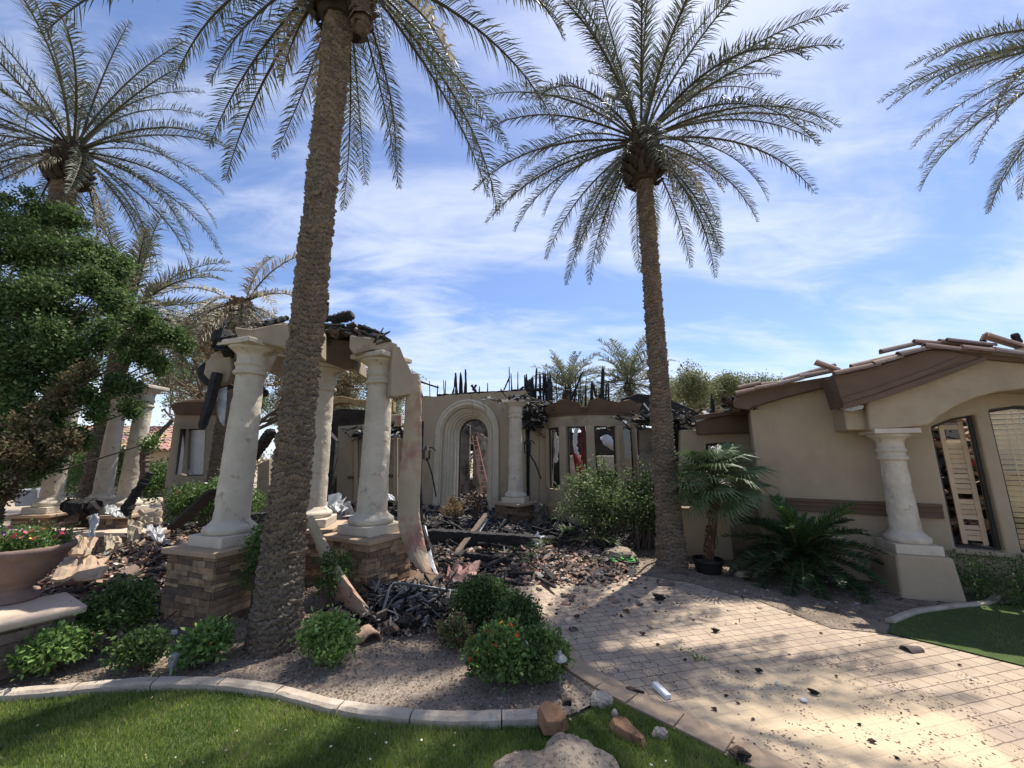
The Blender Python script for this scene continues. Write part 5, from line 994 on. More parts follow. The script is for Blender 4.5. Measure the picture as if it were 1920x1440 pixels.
bush('climbing_vine', 'ivy climbing the right face of the left stone pedestal', 'vine', -2.86, 4.62, .17, 1.0, 1100, .04, [GD[1], GL[2]], 324, clumps=16, open_=.25)
bush('climbing_vine', 'ivy growing in the shade between the trunk and the right pedestal', 'vine', -2.05, 4.72, .22, .75, 900, .042, [GD[0], GD[1]], 328, clumps=14, open_=.25)
bush('dried_bush', 'small brown dried bush before the arched doorway', 'bush', -1.32, 8.9, .30, .55, 1500, .035, [(.33, .22, .11), (.25, .16, .08), (.40, .28, .15)], 325, clumps=16, open_=.25)
bush('dried_bush', 'burned twiggy bush behind the right stone pedestal', 'bush', -2.3, 6.2, .5, .6, 1300, .035, [(.06, .045, .035), (.10, .07, .05), (.16, .11, .08)], 326, clumps=16, open_=.35, stems=22)
bush('burned_bush', 'sooty twiggy bush with a few red leaves at the foot of the doorway', 'bush', -.85, 9.1, .22, .62, 380, .035, [(.06, .045, .035), (.16, .07, .05)], 327, clumps=14, open_=.35, stems=20)
# hedge by the arched window
hd = thing('clipped_hedge', 'clipped dark green hedge under the right windows', 'hedge', (6.6, 4.85, 0))
hc = [Vector((5.72, 5.28, 0)).lerp(Vector((8.4, 3.7, 0)), k / 9) - Vector((6.6, 4.85, 0)) for k in range(10)]
leafcloud('foliage', [(c.x, c.y, z) for c in hc for z in (.12, .36)], [(.27, .26, .2)] * 20, 17000, .032, GD, hd, seed=71, surf=.5)
mb = MB(); mb.tube([(c.x, c.y, .12 + .2 * (k % 2)) for k, c in enumerate(hc)], .012, 5); mb.build('stems', 'bark', hd)
# ---- fan palm in a pot
fp = thing('fan_palm', 'small fan palm leaning in a black nursery pot by the wing corner', 'palm tree', (3.08, 6.35, 0)); fp.scale = (.95, .95, .96)
def fanleaf(seed, L_=.46, n=34):
    r = random.Random(seed); Q = []; Cc = []
    for k in range(n):
        a = R(-150 + 300 * k / (n - 1)); d = Vector((math.cos(a), math.sin(a), .05)); l = L_ * (.75 + .25 * math.cos(a * .5)) * r.uniform(.9, 1.05); w_ = Vector((-d.y, d.x, 0)) * .012; m_ = d * l * .6; e = d * l + Vector((0, 0, -l * r.uniform(.08, .3))); up = Vector((0, 0, .012))
        c = random.Random(seed * 99 + k).choice([(.12, .17, .07), (.15, .20, .09), (.09, .14, .05), (.20, .24, .13)]); Q.append([Vector((0, 0, 0)) - w_ * .1, Vector((0, 0, 0)) + w_ * .1, m_ + w_ + up, m_ - w_]); Q.append([m_ - w_, m_ + w_ + up, e + w_ * .1, e - w_ * .1]); Cc += [c, c]
    return fastmesh('leaf_blade', np.array([[tuple(q) for q in f] for f in Q]), 4, np.array(Cc), 'palm')
fan = [fanleaf(i) for i in range(4)]; crown = Vector((.19, .0, 1.36)); rr = random.Random(4)
mb = MB(); mb.tube([(-.06, 0, .12), (.02, 0, .5), (.1, 0, .8), (.16, 0, 1.15), (.19, 0, 1.36)], [.06, .062, .07, .085, .06], 12, col=(.09, .055, .035))
for i in range(150): f = rr.random(); p = Vector((-.06 + .25 * f, 0, .15 + 1.2 * f)); a = rr.uniform(0, 6.28); q = p + Vector((math.cos(a), math.sin(a), 0)) * (.06 + .02 * f); mb.box(q, (.03, .02, .05), rz=a, col=rr.choice([(.13, .07, .04), (.07, .045, .03), (.20, .12, .07)]), jit=.006)
mb.build('trunk', 'trunk', fp)
for i in range(42):
    az = i * 2.4 + rr.uniform(-.2, .2); el = 82 - 125 * (i + .5) / 42; pl_ = rr.uniform(.38, .56); d = Vector((math.cos(az) * math.cos(R(el)), math.sin(az) * math.cos(R(el)), math.sin(R(el)))); p = crown + d * pl_; mb = MB(); mb.tube([crown, crown + d * pl_ * .5, p], [.010, .008, .006], 5, col=(.12, .16, .06)); s_ = mb.build('leaf_stalk', 'palm', fp)
    o = clone(fan[i % 4], s_); o.name = 'leaf_blade'; o.location = p; o.rotation_mode = 'QUATERNION'; dn = (d + Vector((0, 0, -.35))).normalized(); o.rotation_quaternion = (Matrix.Rotation(rr.uniform(-.4, .4), 3, dn) @ Matrix(((dn.x, -math.sin(az), 0), (dn.y, math.cos(az), 0), (dn.z, 0, 1))).to_quaternion().to_matrix()).to_quaternion()
for f_ in fan: bpy.data.objects.remove(f_)
pt = thing('plant_pot', 'black plastic nursery pot holding the fan palm', 'plant pot', (3.03, 6.35, 0))
mb = MB(); mb.lathe([(.17, 0), (.21, .17), (.23, .18), (.23, .215), (.21, .215), (.20, .15), (.0, .15)], 28, cap=False); mb.build('pot_wall', 'black', pt, smooth=False); mb = MB(); mb.lathe([(.0, .155), (.2, .15)], 20, cap=False); mb.build('potting_soil', 'soil', pt)
# ---- cycad
cy = thing('sago_palm', 'dark green sago palm spreading stiff fronds before the stucco wall', 'cycad', (4.12, 5.85, 0)); cy.scale = (.88, .88, .92)
cf = {e: [frond('frond', 1.12, e, b, 500 + e + q, [(.035, .07, .025), (.045, .09, .03), (.028, .055, .02)] if e < 60 else [(.06, .13, .03), (.08, .17, .03)], nl=64, ll=.19, lw=.019, vee=20, droop=.05, ragged=0, start=.1) for q in (0, 1)] for e, b in ((80, 30), (62, 40), (44, 48), (24, 45), (4, 35), (-20, 25))}
rr = random.Random(8)
for i in range(64):
    f = (i + .5) / 64; el = 84 - 112 * f ** .85; k = min(cf, key=lambda q: abs(q - el)); o = clone(rr.choice(cf[k]), cy); o.name = 'frond'; o.location = (0, 0, .44); o.rotation_euler = (rr.uniform(-.2, .2), rr.uniform(-.08, .08), i * 2.4); s_ = rr.uniform(.85, 1.08) * (.62 if el > 60 else 1); o.scale = (s_,) * 3
boots(.42, .13, 5, (.09, .06, .04), 70, .45).build('trunk', 'trunk', cy)
for l in cf.values():
    for f_ in l: bpy.data.objects.remove(f_)
#@@PROPS
# ================================================================ PLANTER, URN, BOULDERS, LAMPS
pa, pb = G(-160, 1205, .47), G(158, 1134, .47); pd = (pb - pa).normalized(); pn = Vector((-pd.y, pd.x, 0)); ang_ = math.atan2(pd.y, pd.x)
pw = thing('planter_wall', 'dark stone planter wall with a pale coping carrying the flower urn', 'wall', (pb.x, pb.y, 0))
mb = MB(); rr = random.Random(15); z = -.02; Wd = .62
while z < .39:
    ch = rr.choice([.06, .08, .1]); ch = min(ch, .405 - z); u = 0
    while u < 2.6: l = rr.uniform(.15, .38); c = pd * -(u + l / 2 + .03) + pn * .07; k = rr.uniform(.6, 1.1); mb.box((c.x, c.y, z + ch / 2), (l - .005, .1 + rr.uniform(0, .025), ch - .005), rz=ang_, col=(.24 * k, .19 * k, .155 * k), jit=.004); u += l
    u = .1
    while u < Wd - .04: l = min(rr.uniform(.12, .3), Wd - .03 - u); c = pd * -.07 + pn * (u + l / 2); k = rr.uniform(.6, 1.1); mb.box((c.x, c.y, z + ch / 2), (.1 + rr.uniform(0, .02), l - .005, ch - .005), rz=ang_, col=(.24 * k, .19 * k, .155 * k), jit=.004); u += l
    z += ch
c = pd * -1.35 + pn * .33; mb.box((c.x, c.y, .19), (2.5, .5, .40), rz=ang_, col=(.06, .05, .04)); mb.build('stone_courses', 'ledger', pw)
mb = MB(); c = pd * -1.33 + pn * .31; mb.box((c.x, c.y, .438), (2.7, Wd + .06, .065), rz=ang_); mb.build('coping', 'coping', pw, bevel=.02)
uc = G(28, 1126, .472)
ur = thing('garden_urn', 'large brown cast stone urn full of petunias on the planter wall', 'urn', uc - Vector((.03, 0, 0))); ur.scale = (.78, .78, .98)
mb = MB(); mb.lathe([(.0, 0), (.215, 0), (.22, .02), (.205, .04), (.16, .06), (.135, .09), (.14, .11), (.165, .125), (.16, .14), (.21, .17), (.28, .23), (.335, .30), (.365, .36), (.375, .385), (.39, .39), (.395, .41), (.43, .43), (.44, .455), (.43, .48), (.40, .485), (.37, .47), (.35, .42), (.0, .42)], 48, cap=False); mb.build('bowl', 'urn', ur, smooth=True)
rr = random.Random(8); cs = [(rr.gauss(0, .22), rr.gauss(0, .22), .47 + rr.uniform(0, .11)) for _ in range(46)]; cs = [(a, b, c) for a, b, c in cs if a * a + b * b < .17]
leafcloud('petunia_leaves', cs, [(.10, .10, .085)] * len(cs), 5200, .035, [GL[0], GL[1], GL[2], GD[3]], ur, seed=90)
mb = MB()
for i in range(120):
    c = rr.choice(cs); p = Vector(c) + Vector((rr.uniform(-.12, .12), rr.uniform(-.14, .08), rr.uniform(.03, .10))); k = rr.random(); col, s_ = ((.75, .08, .12), .030) if k < .22 else ((.75, .15, .28), .028) if k < .35 else ((.18, .03, .28), .026) if k < .42 else ((.85, .7, .1), .014) if k < .5 else ((.8, .8, .78), .010)
    flower(mb, p, col, s_, rr, 6)
o = mb.build('petunia_blossoms', 'petal', ur); o['kind'] = 'stuff'
def boulder(name, label, cat, loc, sc_, seed, m='rock', sub_=5, amp=.18, rz=0):
    import bmesh
    bm = bmesh.new(); bmesh.ops.create_icosphere(bm, subdivisions=sub_, radius=1)
    for v in bm.verts:
        p = v.co.copy(); n_ = p.normalized(); k = 1 + amp * noise.fractal(n_ * 1.4 + Vector((seed, 0, 0)), 1, 2, 5) + amp * .35 * noise.fractal(n_ * 5 + Vector((seed, 3, 1)), 1, 2.1, 6) - amp * .25 * abs(noise.noise(n_ * 3 + Vector((9, seed, 0))))
        cut = max(abs(n_.x * .8 + n_.z * .5), abs(n_.y * .7 - n_.x * .4), abs(n_.z)); v.co = n_ * k * (.8 + .2 / max(.6, cut) * .6)
        v.co.x *= sc_[0]; v.co.y *= sc_[1]; v.co.z *= sc_[2]
    me = bpy.data.meshes.new(name); bm.to_mesh(me); bm.free(); me.polygons.foreach_set('use_smooth', [amp < .3] * len(me.polygons)); me.materials.append(MT[m]); o = bpy.data.objects.new(name, me); C.objects.link(o); o.location = loc; o.rotation_euler = (0, 0, rz)
    if m in ('rubble', 'pebble', 'tile'):
        ca = me.color_attributes.new('Col', 'FLOAT_COLOR', 'CORNER'); ca.data.foreach_set('color', [.4, .3, .24, 1] * len(me.loops))
    return tag(o, label, cat)
boulder('boulder', 'big pale granite boulder on the lawn at the bottom edge', 'boulder', (.30, 2.47, -.07), (.385, .30, .215), 3.3, amp=.22)
boulder('boulder', 'tan boulder behind the garden hoses', 'boulder', (*gx(1162, 1050), .06), (.30, .2, .16), 7.1)
boulder('boulder', 'flat shaded stone beside the plant pot', 'boulder', (*gx(1400, 1082), .02), (.18, .12, .07), 9)
boulder('boulder', 'rounded stone where the curb meets the driveway edge', 'boulder', (*gx(1128, 1318), .01), (.085, .07, .06), 4, m='curb')
boulder('stone', 'pale square stone lying in the grass near the driveway', 'stone', (*gx(1238, 1380), .015), (.05, .035, .03), 5, m='curb', amp=.3)
boulder('stone', 'white stone before the left stone pedestal', 'stone', (*gx(325, 1190), .02), (.035, .03, .025), 6, m='white')
boulder('stone', 'small round stone at the top of the burned chunk in the grass', 'stone', (*gx(1153, 1345), .02), (.022, .022, .03), 8, m='curb')
boulder('stone', 'second white pebble beside the charred lump on the right', 'stone', (*gx(1507, 1318), .02), (.028, .02, .012), 12, m='white', sub_=3)
boulder('stone', 'white pebble in the sandy middle of the driveway', 'stone', (*gx(1457, 1286), .02), (.016, .014, .015), 13, m='white', sub_=3)
boulder('charcoal_lump', 'purple brown crumpled lump at the bottom edge of the driveway', 'burned lump', (*gx(1388, 1425), .03), (.055, .05, .035), 14, m='wood', sub_=3, amp=.6)
# charcoal lumps on the drive
prot = [boulder('charcoal_lump', None, None, (0, 0, -50), (1, .6, .35), 20 + i, m='char' if i % 2 else 'wood', sub_=2, amp=.7) for i in range(4)]
rr = random.Random(20); LP_ = [(1342, 1187, 22), (1082, 1160, 18), (1078, 1182, 14), (1205, 1192, 18), (1234, 1212, 12), (1383, 1262, 12), (1424, 1263, 20), (1526, 1304, 26), (1362, 1308, 12), (1340, 1334, 18), (1636, 1395, 18), (1682, 1425, 12), (1612, 1362, 12), (1412, 1352, 12), (1175, 1150, 22), (1236, 1127, 34), (1130, 1095, 16), (1690, 1340, 8), (1800, 1250, 10), (1612, 1212, 7), (1722, 1360, 8), (1568, 1270, 10), (1384, 1322, 12), (1285, 1240, 10), (1480, 1230, 8), (1540, 1190, 9), (1300, 1165, 10), (1180, 1128, 10), (1210, 1105, 10), (1150, 1110, 9)]
for i, (px, py, s_) in enumerate(LP_):
    p = G(px, py); s_ = s_ * p.y * 1.02 / 720; o = clone(rr.choice(prot), None, (p.x, p.y, .006 + s_ * .18), (rr.uniform(-.2, .2), 0, rr.uniform(-.6, .6)), s_ * .3); o.name = 'charcoal_lump'; tag(o, 'small charred lump lying loose on the driveway pavers', 'burned lump', 'charred lumps on the driveway')
for o in prot: bpy.data.objects.remove(o)
# burned chunks by the curb end
def chunk(name, label, cat, px, py, pts_, m, th, rz=0, z=.0, tilt=.0):
    p = G(px, py); o = None; mb = MB(); n = len(pts_); V = [(a, b, 0) for a, b in pts_] + [(a * .8 + .01, b * .8, th) for a, b in pts_]
    mb.add(V, [tuple(range(n))[::-1], tuple(range(n, 2 * n))] + [(i, (i + 1) % n, n + (i + 1) % n, n + i) for i in range(n)]); o = mb.build(name, m, bevel=.006); o.location = (p.x, p.y, z); o.rotation_euler = (tilt, 0, rz); return tag(o, label, cat)
chunk('burned_beam_end', 'red brown sawn beam end with a scorched face lying on the end of the curb', 'wood chunk', 1030, 1362, [(-.08, -.10), (.03, -.12), (.10, -.09), (.09, .05), (-.02, .12), (-.08, .06)], 'sawn', .07, .3, .03, .15)
chunk('burned_beam_end', 'long splintered brown chunk of wood lying in the grass right of the curb', 'wood chunk', 1172, 1378, [(-.07, .10), (-.03, .13), (.05, .10), (.06, 0), (.09, -.12), (.05, -.14), (-.04, -.03), (-.08, .04)], 'sawn', .05, .2, .0, .05)
chunk('bark_piece', 'rusty bark flake on the border blocks left of the white plastic piece', 'bark flake', 1188, 1300, [(-.06, .05), (-.02, .06), (.03, .0), (.08, -.03), (.05, -.06), (0, -.02), (-.05, .01)], 'wood', .02, .1, .008)
chunk('bark_piece', 'brown chip of bark on the gravel near the curb end', 'bark flake', 1062, 1320, [(-.04, -.02), (.03, -.03), (.04, .02), (-.02, .03)], 'wood', .03, .1, .0)
mb = MB(); mb.box((0, 0, .03), (.045, .15, .012), jit=.002); mb.box((-.022, 0, .015), (.008, .15, .03)); mb.box((.0, -.07, .015), (.045, .01, .03)); o = mb.build('plastic_corner', 'white', bevel=.003); p = G(1240, 1302); o.location = (p.x, p.y, .007); o.rotation_euler = (.1, .15, .35); tag(o, 'white plastic corner piece lying on the driveway', 'plastic piece')
mb = MB(); mb.add([(0, 0, 0), (.05, -.02, .02), (.09, .01, .045), (.03, .035, .06)], [(0, 1, 2, 3), (3, 2, 1, 0)]); 
for px, py, s_, lab in ((1250, 1098, 1.0, 'big blackened curved shard at the head of the driveway'), (1712, 1222, .7, 'thin curved brown shard standing on the right of the driveway'), (1078, 1184, .45, 'small grey curved shard on the shaded part of the driveway')):
    mb = MB(); rr = random.Random(px); half(mb, Vector((-.11, 0, 0)), Vector((.11, .02, 0)), .08, .05, Vector((0, 1, 0)), (.13, .10, .09), rr, .02); o = mb.build('tile_shard', 'tile'); p = G(px, py); o.location = (p.x, p.y, .0); o.scale = (s_,) * 3; o.rotation_euler = (.15, 0, rr.uniform(-.5, .3)); tag(o, lab, 'tile shard')
# path lights
pl_ = thing('path_light', 'grey mushroom path light standing in the shrub by the driveway', 'path light', (*gx(1050, 1292), 0))
mb = MB(); mb.tube([(0, 0, 0), (0, 0, .20)], .009, 8); mb.build('stake', 'lampm', pl_); mb = MB(); mb.lathe([(.01, .27), (.018, .262), (.02, .245), (.035, .235), (.062, .212), (.065, .205), (.0, .21)], 20, cap=False); mb.build('cap', 'lampm', pl_, smooth=True); mb = MB(); mb.lathe([(.016, .19), (.022, .2), (.016, .225)], 12); mb.build('collar', 'lampm', pl_)
p2_ = thing('garden_spotlight', 'dark angular garden spotlight on a stake before the left pedestal', 'spotlight', (*gx(315, 1282), 0))
mb = MB(); mb.tube([(0, 0, 0), (.005, .01, .12)], .008, 6); mb.build('stake', 'lampm', p2_); mb = MB(); mb.box((.008, .01, .16), (.045, .04, .10), M=Matrix.Rotation(.25, 3, 'Y')); mb.build('lamp_head', 'lampm', p2_, bevel=.004)
chunk('flat_stone', 'flat pinkish slab standing behind the garden spotlight', 'stone slab', 322, 1252, [(-.10, -.05), (.08, -.07), (.10, .06), (-.06, .08)], 'cap', .035, .2, .01, .35)
# ================================================================ BEAMS, PLANKS AND SCRAP
def bar(name, label, a, b, w_, h_, m='char', seed=0, cat='charred timber', parent=None, n=26, rough=.12, group=None):
    a, b = Vector(a), Vector(b); rr = random.Random(seed); d = (b - a); L_ = d.length; d.normalize(); s_ = d.cross(Vector((0, 0, 1))).normalized() if abs(d.z) < .98 else Vector((1, 0, 0)); u = s_.cross(d); V = []
    ring = [(-1, -1), (0, -1.05), (1, -1), (1.05, 0), (1, 1), (0, 1.05), (-1, 1), (-1.05, 0)]
    for i in range(n + 1):
        t = i / n; e = min(1, min(t, 1 - t) * 7 + .45 + rr.random() * .1)
        for x, y in ring: V.append(a + d * (L_ * t + rr.uniform(-.01, .01)) + s_ * x * w_ / 2 * e * (1 + rr.uniform(-rough, rough)) + u * y * h_ / 2 * e * (1 + rr.uniform(-rough, rough)))
    k = 8; f = [(i * k + j, i * k + (j + 1) % k, (i + 1) * k + (j + 1) % k, (i + 1) * k + j) for i in range(n) for j in range(k)] + [tuple(range(k))[::-1], tuple(range(n * k, n * k + k))]
    mb = MB(); mb.add(V, f); o = mb.build(name, m, parent); return tag(o, label, cat, group) if label else o
bar('fallen_beam', 'long black charred beam lying level across the debris before the arch', D(788, 1003, 7.5), D(1062, 1020, 7.7), .24, .22, seed=2, n=60, rough=.09)
bar('charred_plank', 'charred plank leaning on the left column from the debris heap', D(322, 992, 6.3), D(404, 918, 5.4), .17, .05, seed=3, n=40)
bar('charred_rafter', 'grey cracked rafter seen between the left column and the palm trunk', D(470, 862, 7.6), D(512, 806, 7.2), .16, .13, seed=4, n=30)
tag(charred('charred_log', [D(232, 968, 6.7), D(248, 935, 6.75), D(268, 905, 6.8), D(283, 885, 6.85)], [.10, .075, .07, .05], seed=5), 'black charred log leaning beside the third cream column', 'charred timber')
tag(charred('dead_limb', [D(270, 905, 7.3), D(272, 850, 7.3), D(296, 815, 7.4), D(326, 786, 7.5)], [.07, .08, .06, .03], seed=6, m='bark'), 'bare grey limb rising from the charred log toward the side house', 'dead limb')
tag(charred('charred_log', [D(125, 948, 6.9), D(155, 950, 6.8), D(182, 948, 6.8)], [.12, .15, .12], seed=15), 'thick black log lying between the left cream columns', 'charred timber')
bar('charred_post', 'thin black post standing under the fallen beam', D(839, 1052, 7.1), D(838, 1012, 7.2), .05, .05, seed=8)
bar('grey_board', 'weathered grey board sloping from the fallen beam to the arch', D(855, 1038, 6.9), D(915, 960, 8.6), .10, .03, m='bark', seed=9, cat='board'); bpy.data.objects[-1] if 0 else None
bar('grey_board', 'pale ash covered board leaning over the debris below the arch', D(893, 1000, 7.9), D(912, 972, 8.6), .10, .03, m='tin', seed=10, cat='board')
bar('iron_rod', 'thin rusty rod leaning right of the sooty stone pedestal', D(1034, 1000, 8.9), D(1032, 930, 8.9), .02, .02, m='wood', seed=11, cat='rod')
for i, (a, b, w_) in enumerate((((700, 1190, 4.35), (822, 1198, 4.35), .035), ((770, 1168, 4.45), (850, 1128, 4.7), .05), ((700, 1170, 4.4), (790, 1130, 4.8), .04), ((752, 1150, 4.6), (800, 1100, 5.0), .07), ((905, 1065, 6.2), (965, 1038, 6.5), .06), ((940, 1075, 6.0), (905, 1120, 5.3), .05), ((780, 1100, 5.3), (700, 1098, 5.2), .05), ((870, 1040, 6.6), (960, 1052, 6.4), .10), ((790, 1120, 4.9), (845, 1160, 4.6), .09), ((720, 1150, 4.6), (760, 1190, 4.4), .05), ((830, 1080, 5.6), (760, 1130, 5.0), .06), ((960, 1062, 6.2), (975, 1095, 5.8), .05))):
    bar('charred_stick', 'charred stick in the black debris around the right stone pedestal', D(*a), D(*b), w_, w_ * .8, seed=30 + i, n=16, rough=.3, group='charred sticks by the right pedestal')
# individual charred timbers lying on the heaps
def flatbar(L_, w_, h_, seed): o = bar('charred_timber', None, (-L_ / 2, 0, 0), (L_ / 2, 0, 0), w_, h_, seed=seed, n=14, rough=.25); return o
tp = [flatbar(.9, .06, .05, 50), flatbar(.6, .09, .03, 51), flatbar(1.3, .05, .045, 52), flatbar(.45, .05, .05, 53), flatbar(.7, .03, .03, 54)]
rr = random.Random(55)
def strew(prots, n, cx, cy, sx, sy, name, label, cat, group, zo=.06, tilt=.2, smin=.7, smax=1.1, minfn=None):
    for i in range(n):
        x, y = rr.gauss(cx, sx), rr.gauss(cy, sy)
        if abs(x - cx) > 2 * sx or abs(y - cy) > 2 * sy: x, y = cx, cy
        s_ = rr.uniform(smin, smax); o = clone(rr.choice(prots), None, (x, y, hz(x, y) + zo * rr.uniform(.5, 1.4)), (rr.gauss(0, tilt), rr.gauss(0, tilt), rr.uniform(0, 6.28)), s_); o.name = name; tag(o, label, cat, group)
strew(tp, 58, -1.2, 8.4, 1.2, .9, 'charred_timber', 'charred timber lying on the rubble heap before the arch', 'charred timber', 'timbers on the central heap', .10)
strew(tp, 22, -4.7, 6.6, .7, .8, 'charred_timber', 'charred timber lying on the heap left of the stone pedestal', 'charred timber', 'timbers on the left heap', .08, smax=.8)
strew(tp, 22, -.5, 6.7, .7, .5, 'charred_timber', 'charred timber lying below the fallen black beam', 'charred timber', 'timbers under the fallen beam', .07, smax=.85)
strew(tp, 22, 1.6, 12.8, 1.8, .8, 'charred_timber', 'charred timber lying inside the burned house', 'charred timber', 'timbers inside the house', .25, tilt=.4)
for o in tp: bpy.data.objects.remove(o)
def shard(seed, L_, r, full=False):
    rr = random.Random(seed); mb = MB(); k = rr.choice([(.36, .22, .155), (.42, .27, .20), (.31, .20, .15), (.22, .16, .13), (.12, .10, .09), (.44, .36, .30), (.24, .22, .21), (.40, .38, .35), (.30, .25, .22), (.09, .085, .08), (.20, .17, .155)])
    half(mb, Vector((-L_ / 2, 0, 0)), Vector((L_ / 2, rr.uniform(-.02, .02), 0)), r, r * .8, Vector((0, 1, 0)), k, rr, 0, n=6)
    V = [Vector(v) for v in mb.v]; mb.v = [(v.x + rr.uniform(-.012, .012) - (.25 * abs(v.y) * rr.random()), v.y * (1 if full else .9), (v.z - r * .7) * .6) for v in V]; return mb.build('roof_tile_shard', 'tile')
tsh = [shard(i, *((.24, .075), (.18, .08), (.13, .07), (.10, .06), (.30, .08), (.15, .09), (.09, .05), (.20, .065))[i]) for i in range(8)]
strew(tsh, 120, .85, 6.7, .58, .46, 'roof_tile_shard', 'broken clay roof tile in the fan at the head of the driveway', 'roof tile', 'broken tiles at the head of the driveway', .035, .28, .55, .95)
strew(tsh, 80, -4.9, 6.0, .75, .75, 'roof_tile_shard', 'broken clay roof tile in the heap left of the stone pedestal', 'roof tile', 'broken tiles in the left heap', .07, .4, .8, 1.25)
strew(tsh, 34, -.7, 7.0, .8, .8, 'roof_tile_shard', 'broken roof tile among the black debris in the middle', 'roof tile', 'broken tiles in the middle debris', .06, .4)
strew(tsh[2:4] + tsh[6:7], 26, .75, 5.3, .5, .25, 'roof_tile_shard', 'small tile chip scattered on the driveway in front of the heap', 'roof tile', 'tile chips on the driveway', .025, .12, .45, .8)
for o in tsh: bpy.data.objects.remove(o)
for px, py, Y, s_, lab in ((690, 1205, 4.15, 1.0, 'curved salmon tile piece standing behind the bright lantana'), (662, 1215, 4.1, .8, 'pale half round tile lying behind the bright lantana'), (735, 1180, 4.4, .9, 'tan flat tile lying in the black scraps before the right pedestal')):
    mb = MB(); rr_ = random.Random(px); half(mb, Vector((-.11, 0, 0)), Vector((.11, 0, 0)), .10, .08, Vector((0, 1, 0)), (.36, .25, .19), rr_, .01); o = mb.build('roof_tile', 'tile'); p = D(px, py, Y); o.location = (p.x, p.y, max(.02, p.z)); o.scale = (s_,) * 3; o.rotation_euler = (rr_.uniform(-.5, .5), rr_.uniform(-.5, .1), rr_.uniform(0, 3)); tag(o, lab, 'roof tile')
# sheets and scraps
def crumple(name, label, cat, px, m, th, Y, deg, seed, amp=.05, nx=9, ny=6, slope=.5):
    a, b, c_, d_ = [D(p[0], p[1], Y + dy) for p, dy in zip(px, slope if hasattr(slope, '__len__') else (0, 0, slope, slope))]; mb = MB(); V = []
    for j in range(ny + 1):
        for i in range(nx + 1):
            u, v = i / nx, j / ny; p = (a.lerp(b, u)).lerp(d_.lerp(c_, u), v); p = p + Vector((fbm(u * 3, v * 3 + seed), fbm(u * 3 + 9, v * 3 + seed), fbm(u * 4 + 5, v * 4 + seed) * 1.4)) * amp * 1.2; V.append(p)
    f = [(j * (nx + 1) + i, j * (nx + 1) + i + 1, (j + 1) * (nx + 1) + i + 1, (j + 1) * (nx + 1) + i) for j in range(ny) for i in range(nx)]; mb.add(V, f); o = mb.build(name, m); s_ = o.modifiers.new('s', 'SOLIDIFY'); s_.thickness = th; return tag(o, label, cat)
crumple('metal_sheet', 'crumpled bright metal sheet on the left debris heap', 'metal sheet', [(285, 1008), (318, 1022), (300, 990), (270, 985)], 'tin', .006, 5.6, 0, 3, .05)
crumple('metal_sheet', 'bent strip of white metal among the left columns debris', 'metal sheet', [(196, 962), (232, 970), (225, 955), (200, 942)], 'tin', .006, 6.4, 0, 5, .05)
crumple('metal_sheet', 'upright twisted aluminium strip in the left heap', 'metal sheet', [(168, 1006), (178, 1006), (184, 962), (166, 968)], 'tin', .006, 5.8, 0, 6, .03, slope=.1)
crumple('stucco_slab', 'tan cracked slab of stucco standing in the left heap', 'stucco slab', [(238, 1012), (256, 1020), (270, 982), (240, 974)], 'stucco_old', .05, 5.8, 0, 7, .03, slope=.15)
crumple('stucco_slab', 'sunlit folded tan slab in the middle of the left heap', 'stucco slab', [(198, 1028), (228, 1025), (220, 1004), (195, 1004)], 'stucco_old', .03, 5.4, 0, 8, .04, slope=.3)
crumple('stucco_slab', 'rounded tan lump of stucco right of the urn', 'stucco slab', [(134, 1036), (172, 1040), (170, 1006), (136, 1008)], 'cap', .05, 5.0, 0, 9, .05, slope=.3)
crumple('stucco_slab', 'broad orange tan slab sloping down behind the round shrub', 'stucco slab', [(95, 1085), (190, 1082), (205, 1045), (120, 1045)], 'cap', .03, 4.6, 0, 10, .05, slope=.6)
crumple('stucco_slab', 'pinkish slab fragment behind the left heap under the bush', 'stucco slab', [(262, 976), (296, 982), (304, 956), (262, 955)], 'stucco_pink', .05, 6.4, 0, 11, .03, slope=.1)
crumple('insulation_slab', 'pink lump of insulation lying in the black debris behind the dome shrub', 'insulation', [(822, 1098), (895, 1094), (892, 1058), (850, 1060)], 'cover', .05, 5.5, 0, 12, .10, slope=.5)
crumple('stucco_slab', 'tan plaster slab lying flat before the right pedestal', 'stucco slab', [(697, 1202), (744, 1198), (738, 1190), (700, 1192)], 'stucco_pink', .02, 4.3, 0, 13, .02, slope=.2)
crumple('metal_sheet', 'crushed silver metal heap behind the right pedestal', 'metal sheet', [(612, 965), (655, 968), (652, 940), (618, 938)], 'tin', .006, 6.8, 0, 14, .16, slope=.4)
crumple('metal_sheet', 'white metal scrap lying before the black beam on the right', 'metal sheet', [(1000, 1022), (1022, 1022), (1018, 1004), (1004, 1003)], 'white', .006, 7.5, 0, 15, .06, slope=.1)
crumple('paper_scrap', 'white board scrap on the rubble between the columns', 'board', [(722, 936), (742, 938), (736, 928), (724, 926)], 'white', .006, 8.6, 0, 16, .03, slope=.1)
crumple('metal_sheet', 'glinting dark glass sheet in the scraps behind the bright lantana', 'metal sheet', [(770, 1198), (806, 1206), (800, 1182), (778, 1172)], 'tin', .006, 4.3, 0, 17, .03, slope=.1)
crumple('tarpaulin', 'yellow green sheet with a burned patch beside the hoses', 'tarpaulin', [(1085, 1064), (1122, 1066), (1118, 1050), (1092, 1047)], 'yellow', .006, 6.6, 0, 18, .05, slope=.3)
crumple('scorched_sheet', 'sooty grey blanket hanging right of the burned column pedestal', 'sheet', [(998, 1000), (1022, 1000), (1030, 950), (1000, 940)], 'sooty', .01, 9.3, 0, 19, .12, slope=.2)
